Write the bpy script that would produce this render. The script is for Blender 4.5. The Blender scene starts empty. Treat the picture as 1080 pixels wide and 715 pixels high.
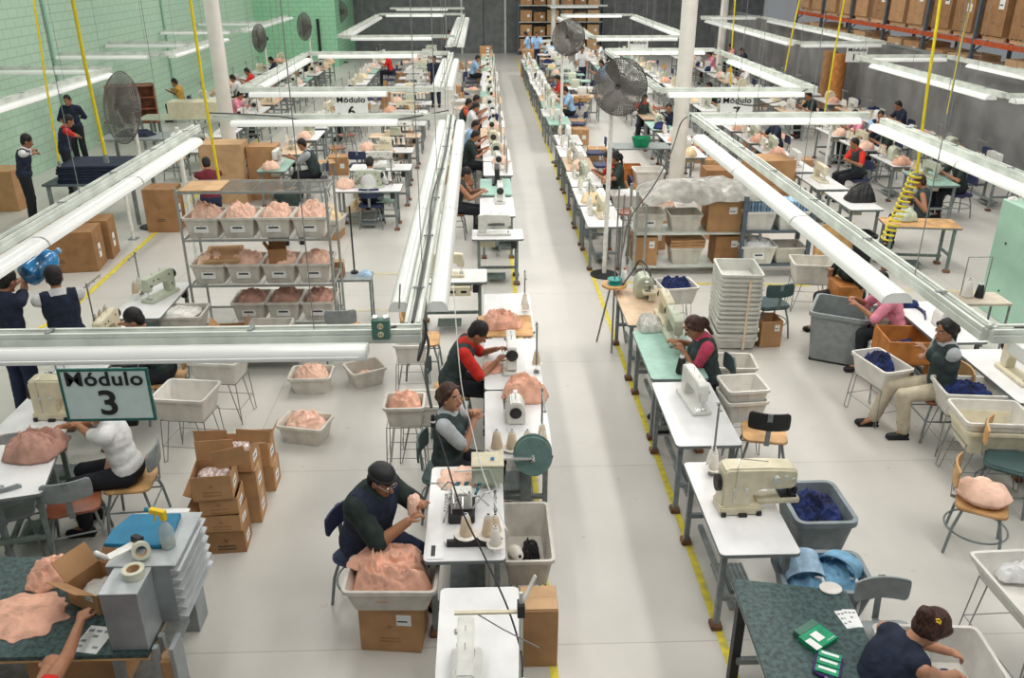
import bpy, bmesh, math, random
from mathutils import Vector, Matrix, noise, Euler
SC = bpy.context.scene
COL = SC.collection
PI = math.pi
R = math.radians
random.seed(11)
# ------------------------------------------------------------ camera, world, lights, exposure
FPX, PITCH, YAW, CH = 900.0, R(24), R(1.92), 4.6
cam_d = bpy.data.cameras.new('camera'); cam = bpy.data.objects.new('camera', cam_d); COL.objects.link(cam)
cam_d.sensor_width = 36; cam_d.lens = 36 * FPX / 1080; cam_d.clip_end = 200; cam_d.clip_start = .1
cam.location = (0, 0, CH); cam.rotation_euler = (PI / 2 - PITCH, 0, -YAW)
SC.camera = cam
SC.view_settings.view_transform = 'Standard'; SC.view_settings.look = 'None'
SC.view_settings.gamma = 1; SC.view_settings.exposure = -0.02; SC.view_settings.use_curve_mapping = False
W = bpy.data.worlds.new('world'); SC.world = W; W.use_nodes = True
W.node_tree.nodes['Background'].inputs[0].default_value = (0.93, 0.97, 1.0, 1)
W.node_tree.nodes['Background'].inputs[1].default_value = 0.24

def area(name, loc, sx, sy, power, color=(1, .965, .905)):
    l = bpy.data.lights.new(name, 'AREA'); l.shape = 'RECTANGLE'; l.size = sx; l.size_y = sy
    l.energy = power; l.color = color
    o = bpy.data.objects.new(name, l); o.location = loc; COL.objects.link(o)
    return o
# rows of ceiling luminaires running along the hall, above the frame of the photo
for _x, _p in ((-7.0, 290), (-1.8, 290), (1.4, 265), (5.2, 470), (9.6, 230)):
    for _y in (4, 12, 20, 29, 38):
        area('ceiling_luminaire', (_x, _y, 6.8), .7, 5.0, _p * ((.20 if _x < -5 else .40) if _y < 5 else .55))

def at(u, v, z=0.0):
    """the point of the hall at height z that the photograph shows at pixel (u, v)"""
    a = (u - 540) / FPX; b = (v - 357.5) / FPX
    y = math.cos(PITCH) - b * math.sin(PITCH); zz = -math.sin(PITCH) - b * math.cos(PITCH)
    t = (z - CH) / zz; x = a * t; y *= t
    c, s = math.cos(YAW), math.sin(YAW)
    return Vector((x * c + y * s, -x * s + y * c, z))

# ------------------------------------------------------------ materials
def mat(name, col, rough=.6, metal=0.0, var=.06, scale=12, bump=0.0, bscale=60, emit=None, trans=0, spec=.4, dark=None):
    m = bpy.data.materials.new(name); m.use_nodes = True
    nt = m.node_tree; b = nt.nodes['Principled BSDF']
    b.inputs['Roughness'].default_value = rough; b.inputs['Metallic'].default_value = metal
    b.inputs['Specular IOR Level'].default_value = spec
    tc = nt.nodes.new('ShaderNodeTexCoord')
    n = nt.nodes.new('ShaderNodeTexNoise'); n.inputs['Scale'].default_value = scale; n.inputs['Detail'].default_value = 4
    nt.links.new(tc.outputs['Object'], n.inputs['Vector'])
    cr = nt.nodes.new('ShaderNodeValToRGB')
    d = dark or tuple(max(0, c * (1 - var * 2.2)) for c in col); l = tuple(min(1, c * (1 + var)) for c in col)
    cr.color_ramp.elements[0].position = .35; cr.color_ramp.elements[1].position = .62
    cr.color_ramp.elements[0].color = (*d, 1); cr.color_ramp.elements[1].color = (*l, 1)
    nt.links.new(n.outputs['Fac'], cr.inputs['Fac']); nt.links.new(cr.outputs['Color'], b.inputs['Base Color'])
    if bump:
        n2 = nt.nodes.new('ShaderNodeTexNoise'); n2.inputs['Scale'].default_value = bscale; n2.inputs['Detail'].default_value = 5
        nt.links.new(tc.outputs['Object'], n2.inputs['Vector'])
        bp = nt.nodes.new('ShaderNodeBump'); bp.inputs['Strength'].default_value = bump; bp.inputs['Distance'].default_value = .01
        nt.links.new(n2.outputs['Fac'], bp.inputs['Height']); nt.links.new(bp.outputs['Normal'], b.inputs['Normal'])
    if emit:
        b.inputs['Emission Color'].default_value = (*col, 1); b.inputs['Emission Strength'].default_value = emit
    if trans:
        b.inputs['Transmission Weight'].default_value = trans; b.inputs['IOR'].default_value = 1.2
    return m
M = {}
def dm(k, *a, **kw): M[k] = mat(k, *a, **kw)
dm('laminate', (.80, .80, .80), .35, var=.03, scale=5)
dm('edge_gray', (.20, .23, .23), .5)
dm('mint_top', (.33, .54, .45), .45, var=.05, scale=8)
dm('tan_top', (.68, .50, .34), .5, var=.08, scale=4)
dm('green_top', (.045, .085, .085), .5, var=.25, scale=30, bump=.15)
dm('steel_gray', (.24, .27, .27), .5, .2, var=.1)
dm('steel_green', (.20, .25, .23), .5, .2, var=.1)
dm('cream', (.70, .64, .47), .35, var=.04)
dm('machine_white', (.72, .72, .68), .3, var=.04)
dm('machine_green', (.52, .56, .44), .35, var=.05)
dm('chrome', (.62, .62, .62), .25, 1.0, var=.05)
dm('dark_iron', (.03, .03, .032), .5, .3)
dm('black', (.015, .015, .017), .5)
dm('wood_block', (.22, .10, .05), .7, var=.25)
dm('ply', (.62, .36, .15), .5, var=.14, scale=6)
dm('ply_dark', (.30, .10, .05), .35, var=.2, scale=5)
dm('wood_orange', (.52, .20, .05), .5, var=.15, scale=5)
dm('seat_green', (.055, .10, .10), .6)
dm('seat_blue', (.03, .04, .10), .6)
dm('plastic_gray', (.26, .29, .29), .5)
dm('carton', (.47, .265, .125), .8, var=.06, scale=5)
dm('carton_dark', (.34, .18, .08), .85, var=.08, scale=5)
dm('carton_light', (.58, .37, .20), .8, var=.06, scale=5)
dm('tape', (.55, .38, .20), .25)
dm('paper', (.82, .83, .82), .7, var=.02)
dm('ink', (.05, .05, .05), .7)
dm('bin_white', (.62, .59, .53), .5, var=.07, scale=7)
dm('bin_bright', (.70, .68, .63), .45, var=.05, scale=7)
dm('bin_gray', (.22, .26, .28), .5, var=.1, scale=6)
dm('bin_stack', (.60, .60, .55), .5, var=.06, scale=6)
dm('peach', (.84, .47, .34), .9, var=.10, scale=9, bump=.35, bscale=40)
dm('peach_light', (.88, .58, .45), .9, var=.08, scale=9, bump=.35, bscale=40)
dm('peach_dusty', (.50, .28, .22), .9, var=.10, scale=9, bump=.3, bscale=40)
dm('cream_cloth', (.85, .66, .40), .9, var=.10, scale=9, bump=.35, bscale=40)
dm('navy', (.012, .025, .11), .85, var=.35, scale=10, bump=.3)
dm('sky_cloth', (.20, .42, .62), .85, var=.15, scale=8, bump=.3)
dm('pale_blue', (.40, .58, .76), .85, var=.12)
dm('film', (.66, .65, .60), .25, var=.10, scale=8, bump=.6, bscale=25, spec=.8)
dm('film_pink', (.72, .58, .54), .25, var=.25, scale=30, bump=.8, bscale=45, spec=.9)
dm('cone_white', (.80, .77, .70), .8, var=.04)
dm('cone_cream', (.72, .58, .42), .8, var=.05)
dm('cone_blue', (.04, .16, .22), .8)
dm('skin_tan', (.37, .17, .09), .5, var=.05)
dm('skin_light', (.50, .25, .15), .5, var=.05)
dm('lips', (.28, .08, .06), .5)
dm('hair_black', (.012, .010, .010), .55, var=.3, scale=60, bump=.5, bscale=150)
dm('hair_brown', (.06, .02, .012), .5, var=.4, scale=60, bump=.5, bscale=150)
dm('vest_navy', (.016, .024, .05), .85, var=.15, bump=.2)
dm('vest_gray', (.035, .055, .055), .85, var=.15, bump=.2)
dm('shirt_dkgreen', (.02, .035, .03), .85, var=.15, bump=.2)
dm('shirt_white', (.72, .72, .72), .85, var=.05, bump=.2)
dm('shirt_ltgray', (.45, .48, .50), .85, var=.05, bump=.2)
dm('shirt_red', (.62, .025, .015), .8, var=.1, bump=.2)
dm('shirt_pink', (.80, .28, .38), .85, var=.1, bump=.2)
dm('shirt_magenta', (.62, .07, .14), .85, var=.1, bump=.2)
dm('shirt_maroon', (.16, .02, .03), .85, var=.1)
dm('shirt_yellow', (.55, .32, .06), .85, var=.1)
dm('shirt_blue', (.35, .55, .80), .85, var=.1)
dm('shirt_orange', (.60, .10, .04), .85, var=.1)
dm('pants_black', (.012, .014, .02), .85)
dm('pants_denim', (.02, .03, .07), .85)
dm('pants_khaki', (.50, .44, .33), .85, var=.06, bump=.2)
dm('shoe', (.012, .012, .013), .45)
dm('light_white', (.84, .86, .83), .25, var=.02, scale=2, spec=.6)
dm('rail_paint', (.62, .66, .60), .4, var=.08, scale=4)
dm('rail_groove', (.20, .22, .20), .6)
dm('tube_glow', (1, .98, .93), .4, emit=1.6)
dm('cable', (.04, .04, .04), .5)
dm('wire_gray', (.28, .28, .27), .5, .4)
dm('hose_yellow', (.72, .58, .02), .4, var=.05)
dm('column_paint', (.80, .77, .71), .45, var=.03, scale=3)
dm('post_white', (.78, .77, .73), .4)
dm('fan_wire', (.22, .21, .195), .45, .5)
dm('fan_blade', (.19, .185, .175), .35, .6)
dm('sign_face', (.62, .74, .71), .5, var=.02)
dm('sign_edge', (.02, .13, .11), .5)
dm('sign_white', (.78, .80, .78), .5, var=.02)
dm('mint_paint', (.36, .58, .46), .4, var=.04, scale=2)
dm('beige', (.62, .54, .44), .5, var=.05)
dm('cabinet_gray', (.30, .33, .34), .45, .2, var=.08, scale=4)
dm('cabinet_light', (.50, .53, .54), .4, .2, var=.06, scale=4)
dm('blue_board', (.01, .19, .35), .5)
dm('jug_blue', (.03, .22, .50), .15, var=.3, scale=6, spec=.8)
dm('green_print', (.01, .30, .14), .5, var=.1)
dm('purple', (.05, .02, .12), .7)
dm('disc_green', (.12, .20, .18), .4, .2, var=.08)
dm('teal', (.01, .30, .28), .4)
dm('rack_orange', (.55, .09, .02), .5, var=.1)
dm('rack_blue', (.10, .13, .16), .5)
dm('tape_roll', (.62, .62, .50), .3, var=.05)
dm('bottle', (.62, .70, .72), .15, var=.05, trans=.5)
dm('spray_yellow', (.80, .55, .01), .4)
dm('outlet', (.62, .58, .38), .4)
dm('box_green', (.07, .17, .13), .5)
dm('grille', (.40, .42, .40), .5, .5)

def finish(m, fn):
    fn(m.node_tree, m.node_tree.nodes['Principled BSDF']); return m
def floor_nodes(nt, b):
    tc = nt.nodes.new('ShaderNodeTexCoord')
    br = nt.nodes.new('ShaderNodeTexBrick'); br.offset = 0; br.inputs['Scale'].default_value = 1
    br.inputs['Brick Width'].default_value = 2.4; br.inputs['Row Height'].default_value = 2.4
    br.inputs['Mortar Size'].default_value = .006; br.inputs['Mortar Smooth'].default_value = .4
    br.inputs['Color1'].default_value = (.61, .592, .548, 1); br.inputs['Color2'].default_value = (.59, .572, .532, 1)
    br.inputs['Mortar'].default_value = (.42, .42, .38, 1)
    nt.links.new(tc.outputs['Object'], br.inputs['Vector'])
    n = nt.nodes.new('ShaderNodeTexNoise'); n.inputs['Scale'].default_value = 1.3; n.inputs['Detail'].default_value = 8; n.inputs['Roughness'].default_value = .6
    nt.links.new(tc.outputs['Object'], n.inputs['Vector'])
    cr = nt.nodes.new('ShaderNodeValToRGB'); cr.color_ramp.elements[0].position = .3; cr.color_ramp.elements[1].position = .7
    cr.color_ramp.elements[0].color = (.90, .90, .89, 1); cr.color_ramp.elements[1].color = (1, 1, 1, 1)
    nt.links.new(n.outputs['Fac'], cr.inputs['Fac'])
    mx = nt.nodes.new('ShaderNodeMixRGB'); mx.blend_type = 'MULTIPLY'; mx.inputs[0].default_value = 1
    nt.links.new(br.outputs['Color'], mx.inputs[1]); nt.links.new(cr.outputs['Color'], mx.inputs[2])
    # small scuffs
    n3 = nt.nodes.new('ShaderNodeTexNoise'); n3.inputs['Scale'].default_value = 9; n3.inputs['Detail'].default_value = 6
    nt.links.new(tc.outputs['Object'], n3.inputs['Vector'])
    c3 = nt.nodes.new('ShaderNodeValToRGB'); c3.color_ramp.elements[0].position = .22; c3.color_ramp.elements[1].position = .30
    c3.color_ramp.elements[0].color = (.62, .60, .55, 1); c3.color_ramp.elements[1].color = (1, 1, 1, 1)
    nt.links.new(n3.outputs['Fac'], c3.inputs['Fac'])
    m2 = nt.nodes.new('ShaderNodeMixRGB'); m2.blend_type = 'MULTIPLY'; m2.inputs[0].default_value = .8
    nt.links.new(mx.outputs[0], m2.inputs[1]); nt.links.new(c3.outputs['Color'], m2.inputs[2])
    nt.links.new(m2.outputs[0], b.inputs['Base Color'])
    b.inputs['Roughness'].default_value = .33; b.inputs['Specular IOR Level'].default_value = .45
def wall_nodes(c1, c2, mo, vert='YZ'):
    def f(nt, b):
        tc = nt.nodes.new('ShaderNodeTexCoord'); sx = nt.nodes.new('ShaderNodeSeparateXYZ'); cb = nt.nodes.new('ShaderNodeCombineXYZ')
        nt.links.new(tc.outputs['Object'], sx.inputs[0])
        nt.links.new(sx.outputs['Y' if vert == 'YZ' else 'X'], cb.inputs[0]); nt.links.new(sx.outputs['Z'], cb.inputs[1])
        br = nt.nodes.new('ShaderNodeTexBrick'); br.inputs['Scale'].default_value = 1; br.offset = .5
        br.inputs['Brick Width'].default_value = .4; br.inputs['Row Height'].default_value = .2; br.inputs['Mortar Size'].default_value = .012
        br.inputs['Color1'].default_value = (*c1, 1); br.inputs['Color2'].default_value = (*c2, 1); br.inputs['Mortar'].default_value = (*mo, 1)
        nt.links.new(cb.outputs[0], br.inputs['Vector']); nt.links.new(br.outputs['Color'], b.inputs['Base Color'])
        b.inputs['Roughness'].default_value = .6
    return f
M['floor'] = finish(mat('floor_vinyl', (.6, .6, .57)), floor_nodes)
M['wall_green'] = finish(mat('wall_green', (.4, .6, .4)), wall_nodes((.42, .60, .46), (.44, .62, .48), (.32, .47, .36)))
M['wall_green2'] = finish(mat('wall_green_back', (.4, .6, .4)), wall_nodes((.30, .60, .38), (.33, .63, .41), (.24, .47, .31), 'XZ'))
dm('wall_gray', (.16, .17, .17), .5, var=.10, scale=3)
dm('partition', (.21, .21, .21), .35, var=.12, scale=1.2, bump=.9, bscale=2.2)
dm('line_yellow', (.72, .60, .04), .5, var=.10, scale=14, dark=(.55, .47, .10))
dm('line_faint', (.62, .56, .34), .5, var=.06)

# ------------------------------------------------------------ mesh builder
class MB:
    def __init__(s): s.bm = bmesh.new(); s.mi = 0
    def _f(s, fs):
        for f in fs: f.material_index = s.mi
    def m(s, i): s.mi = i; return s
    def box(s, x0, x1, y0, y1, z0, z1, T=None):
        c = [(x0, y0, z0), (x1, y0, z0), (x1, y1, z0), (x0, y1, z0), (x0, y0, z1), (x1, y0, z1), (x1, y1, z1), (x0, y1, z1)]
        v = [s.bm.verts.new(T @ Vector(p) if T else p) for p in c]
        s._f([s.bm.faces.new([v[i] for i in q]) for q in ((0, 3, 2, 1), (4, 5, 6, 7), (0, 1, 5, 4), (1, 2, 6, 5), (2, 3, 7, 6), (3, 0, 4, 7))])
        return s
    def bar(s, p0, p1, w, h=None):
        """box beam from p0 to p1, w wide (sideways), h deep"""
        p0 = Vector(p0); p1 = Vector(p1); d = (p1 - p0); L = d.length; d.normalize(); h = h or w
        up = Vector((0, 0, 1)) if abs(d.z) < .95 else Vector((0, 1, 0))
        sx = d.cross(up).normalized(); sy = sx.cross(d).normalized()
        T = Matrix.Translation(p0) @ Matrix((sx, d, sy)).transposed().to_4x4()
        return s.box(-w / 2, w / 2, 0, L, -h / 2, h / 2, T)
    def loft(s, rings, cap=True, closed=False):
        rs = [[s.bm.verts.new(p) for p in r] for r in rings]; n = len(rs[0]); fs = []
        rng = range(len(rs)) if closed else range(len(rs) - 1)
        for i in rng:
            a, b = rs[i], rs[(i + 1) % len(rs)]
            for k in range(n):
                try: fs.append(s.bm.faces.new((a[k], a[(k + 1) % n], b[(k + 1) % n], b[k])))
                except ValueError: pass
        if cap and not closed:
            fs.append(s.bm.faces.new(rs[0][::-1])); fs.append(s.bm.faces.new(rs[-1]))
        s._f(fs); return s
    def tube(s, pts, r, n=6, closed=False, cap=True):
        pts = [Vector(p) for p in pts]; rings = []; N = len(pts)
        rr = r if isinstance(r, (list, tuple)) else [r] * N
        t = (pts[1] - pts[0]).normalized(); u = t.orthogonal().normalized()
        for i, p in enumerate(pts):
            if closed: t = (pts[(i + 1) % N] - pts[i - 1]).normalized()
            elif i == 0: t = (pts[1] - pts[0]).normalized()
            elif i == N - 1: t = (pts[-1] - pts[-2]).normalized()
            else: t = ((pts[i + 1] - p).normalized() + (p - pts[i - 1]).normalized()).normalized()
            u = (u - t * u.dot(t)).normalized(); w = t.cross(u)
            rings.append([p + (u * math.cos(2 * PI * k / n) + w * math.sin(2 * PI * k / n)) * rr[i] for k in range(n)])
        return s.loft(rings, cap, closed)
    def cyl(s, p0, p1, r0, r1=None, n=12):
        return s.tube([p0, p1], [r0, r0 if r1 is None else r1], n)
    def ring(s, c, rad, r, axis='z', n=24, m=5):
        c = Vector(c); P = []
        for k in range(n):
            a = 2 * PI * k / n; x, y = math.cos(a) * rad, math.sin(a) * rad
            P.append(c + Vector({'z': (x, y, 0), 'y': (x, 0, y), 'x': (0, x, y)}[axis]))
        return s.tube(P, r, m, closed=True)
    def lathe(s, prof, n=16, c=(0, 0, 0), T=None, closed=False):
        c = Vector(c); rings = []
        for r, z in prof:
            rings.append([(T @ v if T else v) for v in [c + Vector((max(r, .0004) * math.cos(2 * PI * k / n), max(r, .0004) * math.sin(2 * PI * k / n), z)) for k in range(n)]])
        return s.loft(rings, closed=closed)
    def prism(s, pts, a, b, plane='xy', T=None):
        f = {'xy': lambda p, h: (p[0], p[1], h), 'xz': lambda p, h: (p[0], h, p[1]), 'yz': lambda p, h: (h, p[0], p[1])}[plane]
        rg = [[(T @ Vector(f(p, h)) if T else Vector(f(p, h))) for p in pts] for h in (a, b)]
        return s.loft(rg)
    def sph(s, c, r, u=12, v=8, T=None):
        r = (r, r, r) if not hasattr(r, '__len__') else r; c = Vector(c); rings = []
        for j in range(v + 1):
            th = PI * (j + (.04 if j == 0 else (-.04 if j == v else 0))) / v
            rings.append([(T @ q if T else q) for q in [c + Vector((r[0] * math.sin(th) * math.cos(2 * PI * k / u), r[1] * math.sin(th) * math.sin(2 * PI * k / u), -r[2] * math.cos(th))) for k in range(u)]])
        return s.loft(rings)
    def cap2(s, p0, p1, r0, r1, n=12):
        """tapered limb with round ends"""
        p0 = Vector(p0); p1 = Vector(p1); d = (p1 - p0); L = max(d.length, 1e-4); d = d / L
        P = []; Q = []
        for a in (-.97, -.7, -.35): P.append(p0 + d * a * r0); Q.append(r0 * math.sqrt(1 - a * a))
        P += [p0, p1]; Q += [r0, r1]
        for a in (.35, .7, .97): P.append(p1 + d * a * r1); Q.append(r1 * math.sqrt(1 - a * a))
        return s.tube(P, Q, n)
    def mesh(s, name, mats, smooth=False, bevel=0, seg=1):
        bm = s.bm
        bmesh.ops.recalc_face_normals(bm, faces=bm.faces)
        if bevel:
            es = [e for e in bm.edges if len(e.link_faces) == 2 and e.calc_face_angle(0) > .6]
            bmesh.ops.bevel(bm, geom=es, offset=bevel, segments=seg, affect='EDGES', clamp_overlap=True)
        me = bpy.data.meshes.new(name); bm.to_mesh(me); bm.free()
        for q in (mats if isinstance(mats, (list, tuple)) else [mats]): me.materials.append(M[q] if isinstance(q, str) else q)
        if smooth:
            me.polygons.foreach_set('use_smooth', [True] * len(me.polygons))
            me.set_sharp_from_angle(angle=R(50))
        return me
    def build(s, name, mats, parent=None, smooth=False, bevel=0, seg=1, loc=None, rot=None):
        o = bpy.data.objects.new(name, s.mesh(name, mats, smooth, bevel, seg)); COL.objects.link(o)
        if parent: o.parent = parent
        if loc is not None: o.location = loc
        if rot is not None: o.rotation_euler = rot
        return o

def empty(name):
    o = bpy.data.objects.new(name, None); o.empty_display_size = .1; COL.objects.link(o); return o
USED = {}
def tag(o, label, cat, group=None, kind=None):
    o['label'] = label; o['category'] = cat
    if group: o['group'] = group
    if kind: o['kind'] = kind
    return o
def struct(o, label=None):
    o['kind'] = 'structure'
    if label: o['label'] = label
    return o
def copy_tree(o, parent=None):
    c = o.copy(); COL.objects.link(c); c.parent = parent
    for ch in CHILD.get(o.name, None) or list(o.children): copy_tree(ch, c)
    return c
CHILD = {}
PROTO = {}
def inst(key, maker, loc, rz=0.0, label='', cat='', group=None, kind=None, scale=None, rot=None):
    """the first use takes the built thing itself, later uses copy it with all its parts"""
    if key not in PROTO:
        o = maker(); PROTO[key] = [o, False]
    o, used = PROTO[key]
    if used: o = copy_tree(o)
    else: PROTO[key][1] = True
    o.location = loc; o.rotation_euler = rot if rot else (0, 0, rz)
    if scale: o.scale = (scale, scale, scale) if not hasattr(scale, '__len__') else scale
    for k in ('group', 'kind'):
        if k in o.keys(): del o[k]
    tag(o, label, cat, group, kind)
    return o
# ------------------------------------------------------------ builders (local: x along the long side, operator at -y)
def rrect(w, l, r, n=4, cx=0, cy=0):
    P = []
    for sx, sy, a0 in ((1, 1, 0), (-1, 1, 90), (-1, -1, 180), (1, -1, 270)):
        for k in range(n + 1):
            a = R(a0 + 90 * k / n); P.append((cx + sx * (w / 2 - r) + r * math.cos(a), cy + sy * (l / 2 - r) + r * math.sin(a)))
    return P

def mk_table(top='laminate', L=1.22, Wd=.58, frame='steel_gray', motor=True, far=False, blocks=True, H=.75):
    def f():
        if far:
            b = MB(); b.prism(rrect(L, Wd, .03, 2), H - .03, H)
            b.m(1)
            for sx in (-1, 1):
                for sy in (-1, 1): b.box(sx * .5 - .02, sx * .5 + .02, sy * .22 - .02, sy * .22 + .02, 0, H - .03)
                b.box(sx * .5 - .015, sx * .5 + .015, -.22, .22, .28, .32)
            b.box(-.5, .5, .1, .14, .2, .24); b.box(-.12, .14, -.12, .12, .5, .7)
            return b.build('sewing_table', [top, frame])
        t = empty('sewing_table')
        b = MB(); b.prism(rrect(L, Wd, .04), H - .03, H - .003); b.m(1).prism(rrect(L + .004, Wd + .004, .04), H - .032, H - .006)
        b.m(2)
        b.build('tabletop', [top, 'edge_gray', 'rail_groove'], t)
        for sx in (-1, 1):
            for sy in (-1, 1):
                x = sx * (L / 2 - .1); y = sy * (Wd / 2 - .06)
                b = MB(); b.box(x - .022, x + .022, y - .022, y + .022, .04, H - .03)
                b.build('leg', frame, t, bevel=.004)
                if blocks:
                    MB().box(x - .05, x + .05, y - .04, y + .045, 0, .045).build('foot_block', 'wood_block', t, bevel=.008)
            x = sx * (L / 2 - .1)
            MB().box(x - .018, x + .018, -Wd / 2 + .06, Wd / 2 - .06, .26, .30).build('crossbar', frame, t, bevel=.003)
            MB().box(x - .02, x + .02, -Wd / 2 + .03, Wd / 2 - .03, H - .065, H - .03).build('top_bearer', frame, t, bevel=.003)
        MB().box(-L / 2 + .1, L / 2 - .1, .10, .14, .15, .19).build('stretcher', frame, t, bevel=.003)
        b = MB(); b.box(-.2, .12, -.14, .12, .07, .085)
        for k in range(7): b.box(-.2, .12, -.13 + k * .037, -.12 + k * .037, .085, .092)
        b.build('treadle', frame, t)
        if motor:
            b = MB(); b.cyl((.02, 0, .58), (.24, 0, .58), .085, n=14); b.cyl((.24, 0, .58), (.27, 0, .58), .055, n=12); b.box(.06, .2, -.03, .03, .64, .72)
            b.m(1).box(-.28, -.04, -.06, .08, .56, .70)
            b.build('motor', ['steel_gray', 'cream'], t, smooth=True)
            MB().box(L / 2 - .19, L / 2 - .11, -.27, -.2, .60, .71).build('switch_box', 'dark_iron', t, bevel=.006)
        return t
    return f

def mk_lockstitch(col='machine_white', accent='dark_iron', far=False):
    """head at -x, handwheel at +x"""
    def f():
        arm = [(-.245, .17), (-.245, .285), (-.225, .305), (.17, .315), (.235, .30), (.245, .27), (.245, .06), (.20, .03), (.12, .03), (.115, .13), (.09, .175), (.02, .185), (-.16, .185), (-.165, .17)]
        if far:
            b = MB(); b.box(-.25, .26, -.09, .09, 0, .04); b.prism(arm, -.045, .045, 'xz'); b.box(-.25, -.165, -.04, .04, .12, .19)
            b.m(1).cyl((.245, 0, .22), (.27, 0, .22), .045, n=10); b.cyl((-.205, 0, .04), (-.205, 0, .14), .008, n=6)
            return b.build('sewing_machine', [col, accent])
        t = empty('sewing_machine')
        MB().prism(rrect(.52, .185, .02, 3), 0, .035).build('bed', col, t, bevel=.004)
        MB().prism(arm, -.048, .048, 'xz').build('arm', col, t, smooth=True, bevel=.014, seg=2)
        MB().box(-.255, -.16, -.045, .045, .13, .25).build('head', col, t, smooth=True, bevel=.012, seg=2)
        MB().lathe([(.03, 0), (.058, .0), (.062, .012), (.058, .026), (.04, .03), (.025, .045)], 20, T=Matrix.Translation((.245, 0, .225)) @ Matrix.Rotation(PI / 2, 4, 'Y')).build('handwheel', accent, t, smooth=True)
        b = MB(); b.cyl((-.21, 0, .05), (-.21, 0, .14), .006, n=8); b.cyl((-.225, -.012, .06), (-.225, -.012, .14), .005, n=6); b.box(-.235, -.195, -.03, .0, .036, .046); b.box(-.24, -.18, -.05, .05, .035, .038)
        b.build('needle_bar', 'chrome', t)
        b = MB(); b.cyl((-.20, -.045, .21), (-.20, -.07, .21), .018, n=12); b.cyl((-.14, -.045, .26), (-.14, -.06, .26), .012, n=10); b.cyl((.05, 0, .31), (.05, 0, .36), .004, n=6); b.cyl((-.1, 0, .31), (-.1, 0, .345), .004, n=6)
        b.build('thread_guide', 'chrome', t)
        b = MB()
        for x, z in ((-.05, .25), (.15, .25), (.18, .12)): b.cyl((x, -.048, z), (x, -.052, z), .012, n=10)
        b.build('screw_cap', 'dark_iron', t)
        return t
    return f

def mk_overlock(col='machine_white', far=False):
    def f():
        prof = [(-.10, .0), (-.11, .12), (-.09, .22), (-.05, .27), (.03, .275), (.08, .24), (.11, .16), (.11, 0)]
        if far:
            b = MB(); b.prism([(x, z) for x, z in prof], -.14, .12, 'yz'); b.box(-.22, -.12, -.1, .02, .14, .19)
            b.m(1).cyl((.12, 0, .15), (.16, 0, .15), .06, n=10)
            return b.build('overlock_machine', [col, 'dark_iron'])
        t = empty('overlock_machine')
        MB().prism(prof, -.12, .14, 'yz').build('housing', col, t, smooth=True, bevel=.012, seg=2)
        MB().box(-.26, -.10, -.11, .05, .09, .125).box(-.24, -.12, -.10, -.02, .0, .09).build('cloth_plate', 'cream', t, bevel=.006)
        MB().box(-.24, -.10, -.02, .03, .20, .25).cyl((-.21, -.01, .13), (-.21, -.01, .22), .008).box(-.235, -.185, -.05, .02, .126, .136).build('presser_arm', 'chrome', t, bevel=.003)
        MB().lathe([(.02, 0), (.065, 0), (.068, .02), (.05, .03), (.02, .03)], 18, T=Matrix.Translation((.14, 0, .15)) @ Matrix.Rotation(PI / 2, 4, 'Y')).build('handwheel', 'dark_iron', t, smooth=True)
        for k in range(4): MB().cyl((-.07 + k * .045, -.11, .17), (-.07 + k * .045, -.135, .17), .013, n=10).build('tension_dial', 'chrome', t)
        for k in range(3): MB().cyl((-.06 + k * .05, 0, .27), (-.06 + k * .05, 0, .31), .006, n=6).build('thread_pin', 'chrome', t)
        b = MB(); pts = []
        for k in range(9): pts.append((-.15 + .02 * k, -.12 + .02 * math.sin(k * 2), .2 + .03 * math.cos(k * 1.7)))
        b.tube(pts, .004, 5); b.build('thread', 'dark_iron', t)
        return t
    return f

def mk_bartack(col='cream'):
    """big-armed machine, the arm reaching to -y; fork of dark mechanism at its end"""
    def f():
        t = empty('bartack_machine')
        side = [(.20, .02), (.20, .34), (.17, .365), (-.20, .36), (-.42, .345), (-.44, .32), (-.44, .21), (-.40, .19), (-.15, .19), (-.08, .17), (-.06, .12), (-.06, .02)]
        MB().prism(side, -.085, .085, 'yz').build('arm', col, t, smooth=True, bevel=.02, seg=3)
        MB().box(-.10, .10, -.15, .21, 0, .07).build('base', col, t, smooth=True, bevel=.01, seg=2)
        MB().box(-.06, .06, -.50, -.12, .055, .10).build('cylinder_bed', col, t, smooth=True, bevel=.01)
        b = MB(); b.box(-.045, .045, -.47, -.33, .10, .115); b.box(.05, .065, -.42, -.22, .16, .20)
        for x in (-.03, .03): b.cyl((x, -.42, .10), (x, -.42, .22), .01, n=8)
        b.box(-.07, .07, -.455, -.43, .14, .19); b.build('clamp', 'dark_iron', t)
        b = MB()
        for y, z in ((-.33, .29), (-.40, .27), (0, .2), (.1, .2)): b.cyl((-.085, y, z), (-.10, y, z), .016, n=12)
        b.cyl((-.085, -.25, .28), (-.12, -.25, .28), .028, n=14)
        b.build('dial', 'rail_paint', t, smooth=True)
        b = MB()
        for x in (-.1, .1):
            for y in (-.13, .18): b.box(x - .015, x + .015, y - .02, y + .02, 0, .03)
        b.box(-.125, -.1, -.02, .05, .0, .02)
        b.cyl((-.0, .17, .22), (-.0, .24, .22), .06, n=16); b.build('hinge_foot', 'dark_iron', t)
        b = MB(); b.tube([(-.09, .1, .0), (-.095, .1, .36), (0, .05, .40), (.0, -.2, .37)], .004); b.build('thread_rod', 'chrome', t)
        return t
    return f

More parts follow.
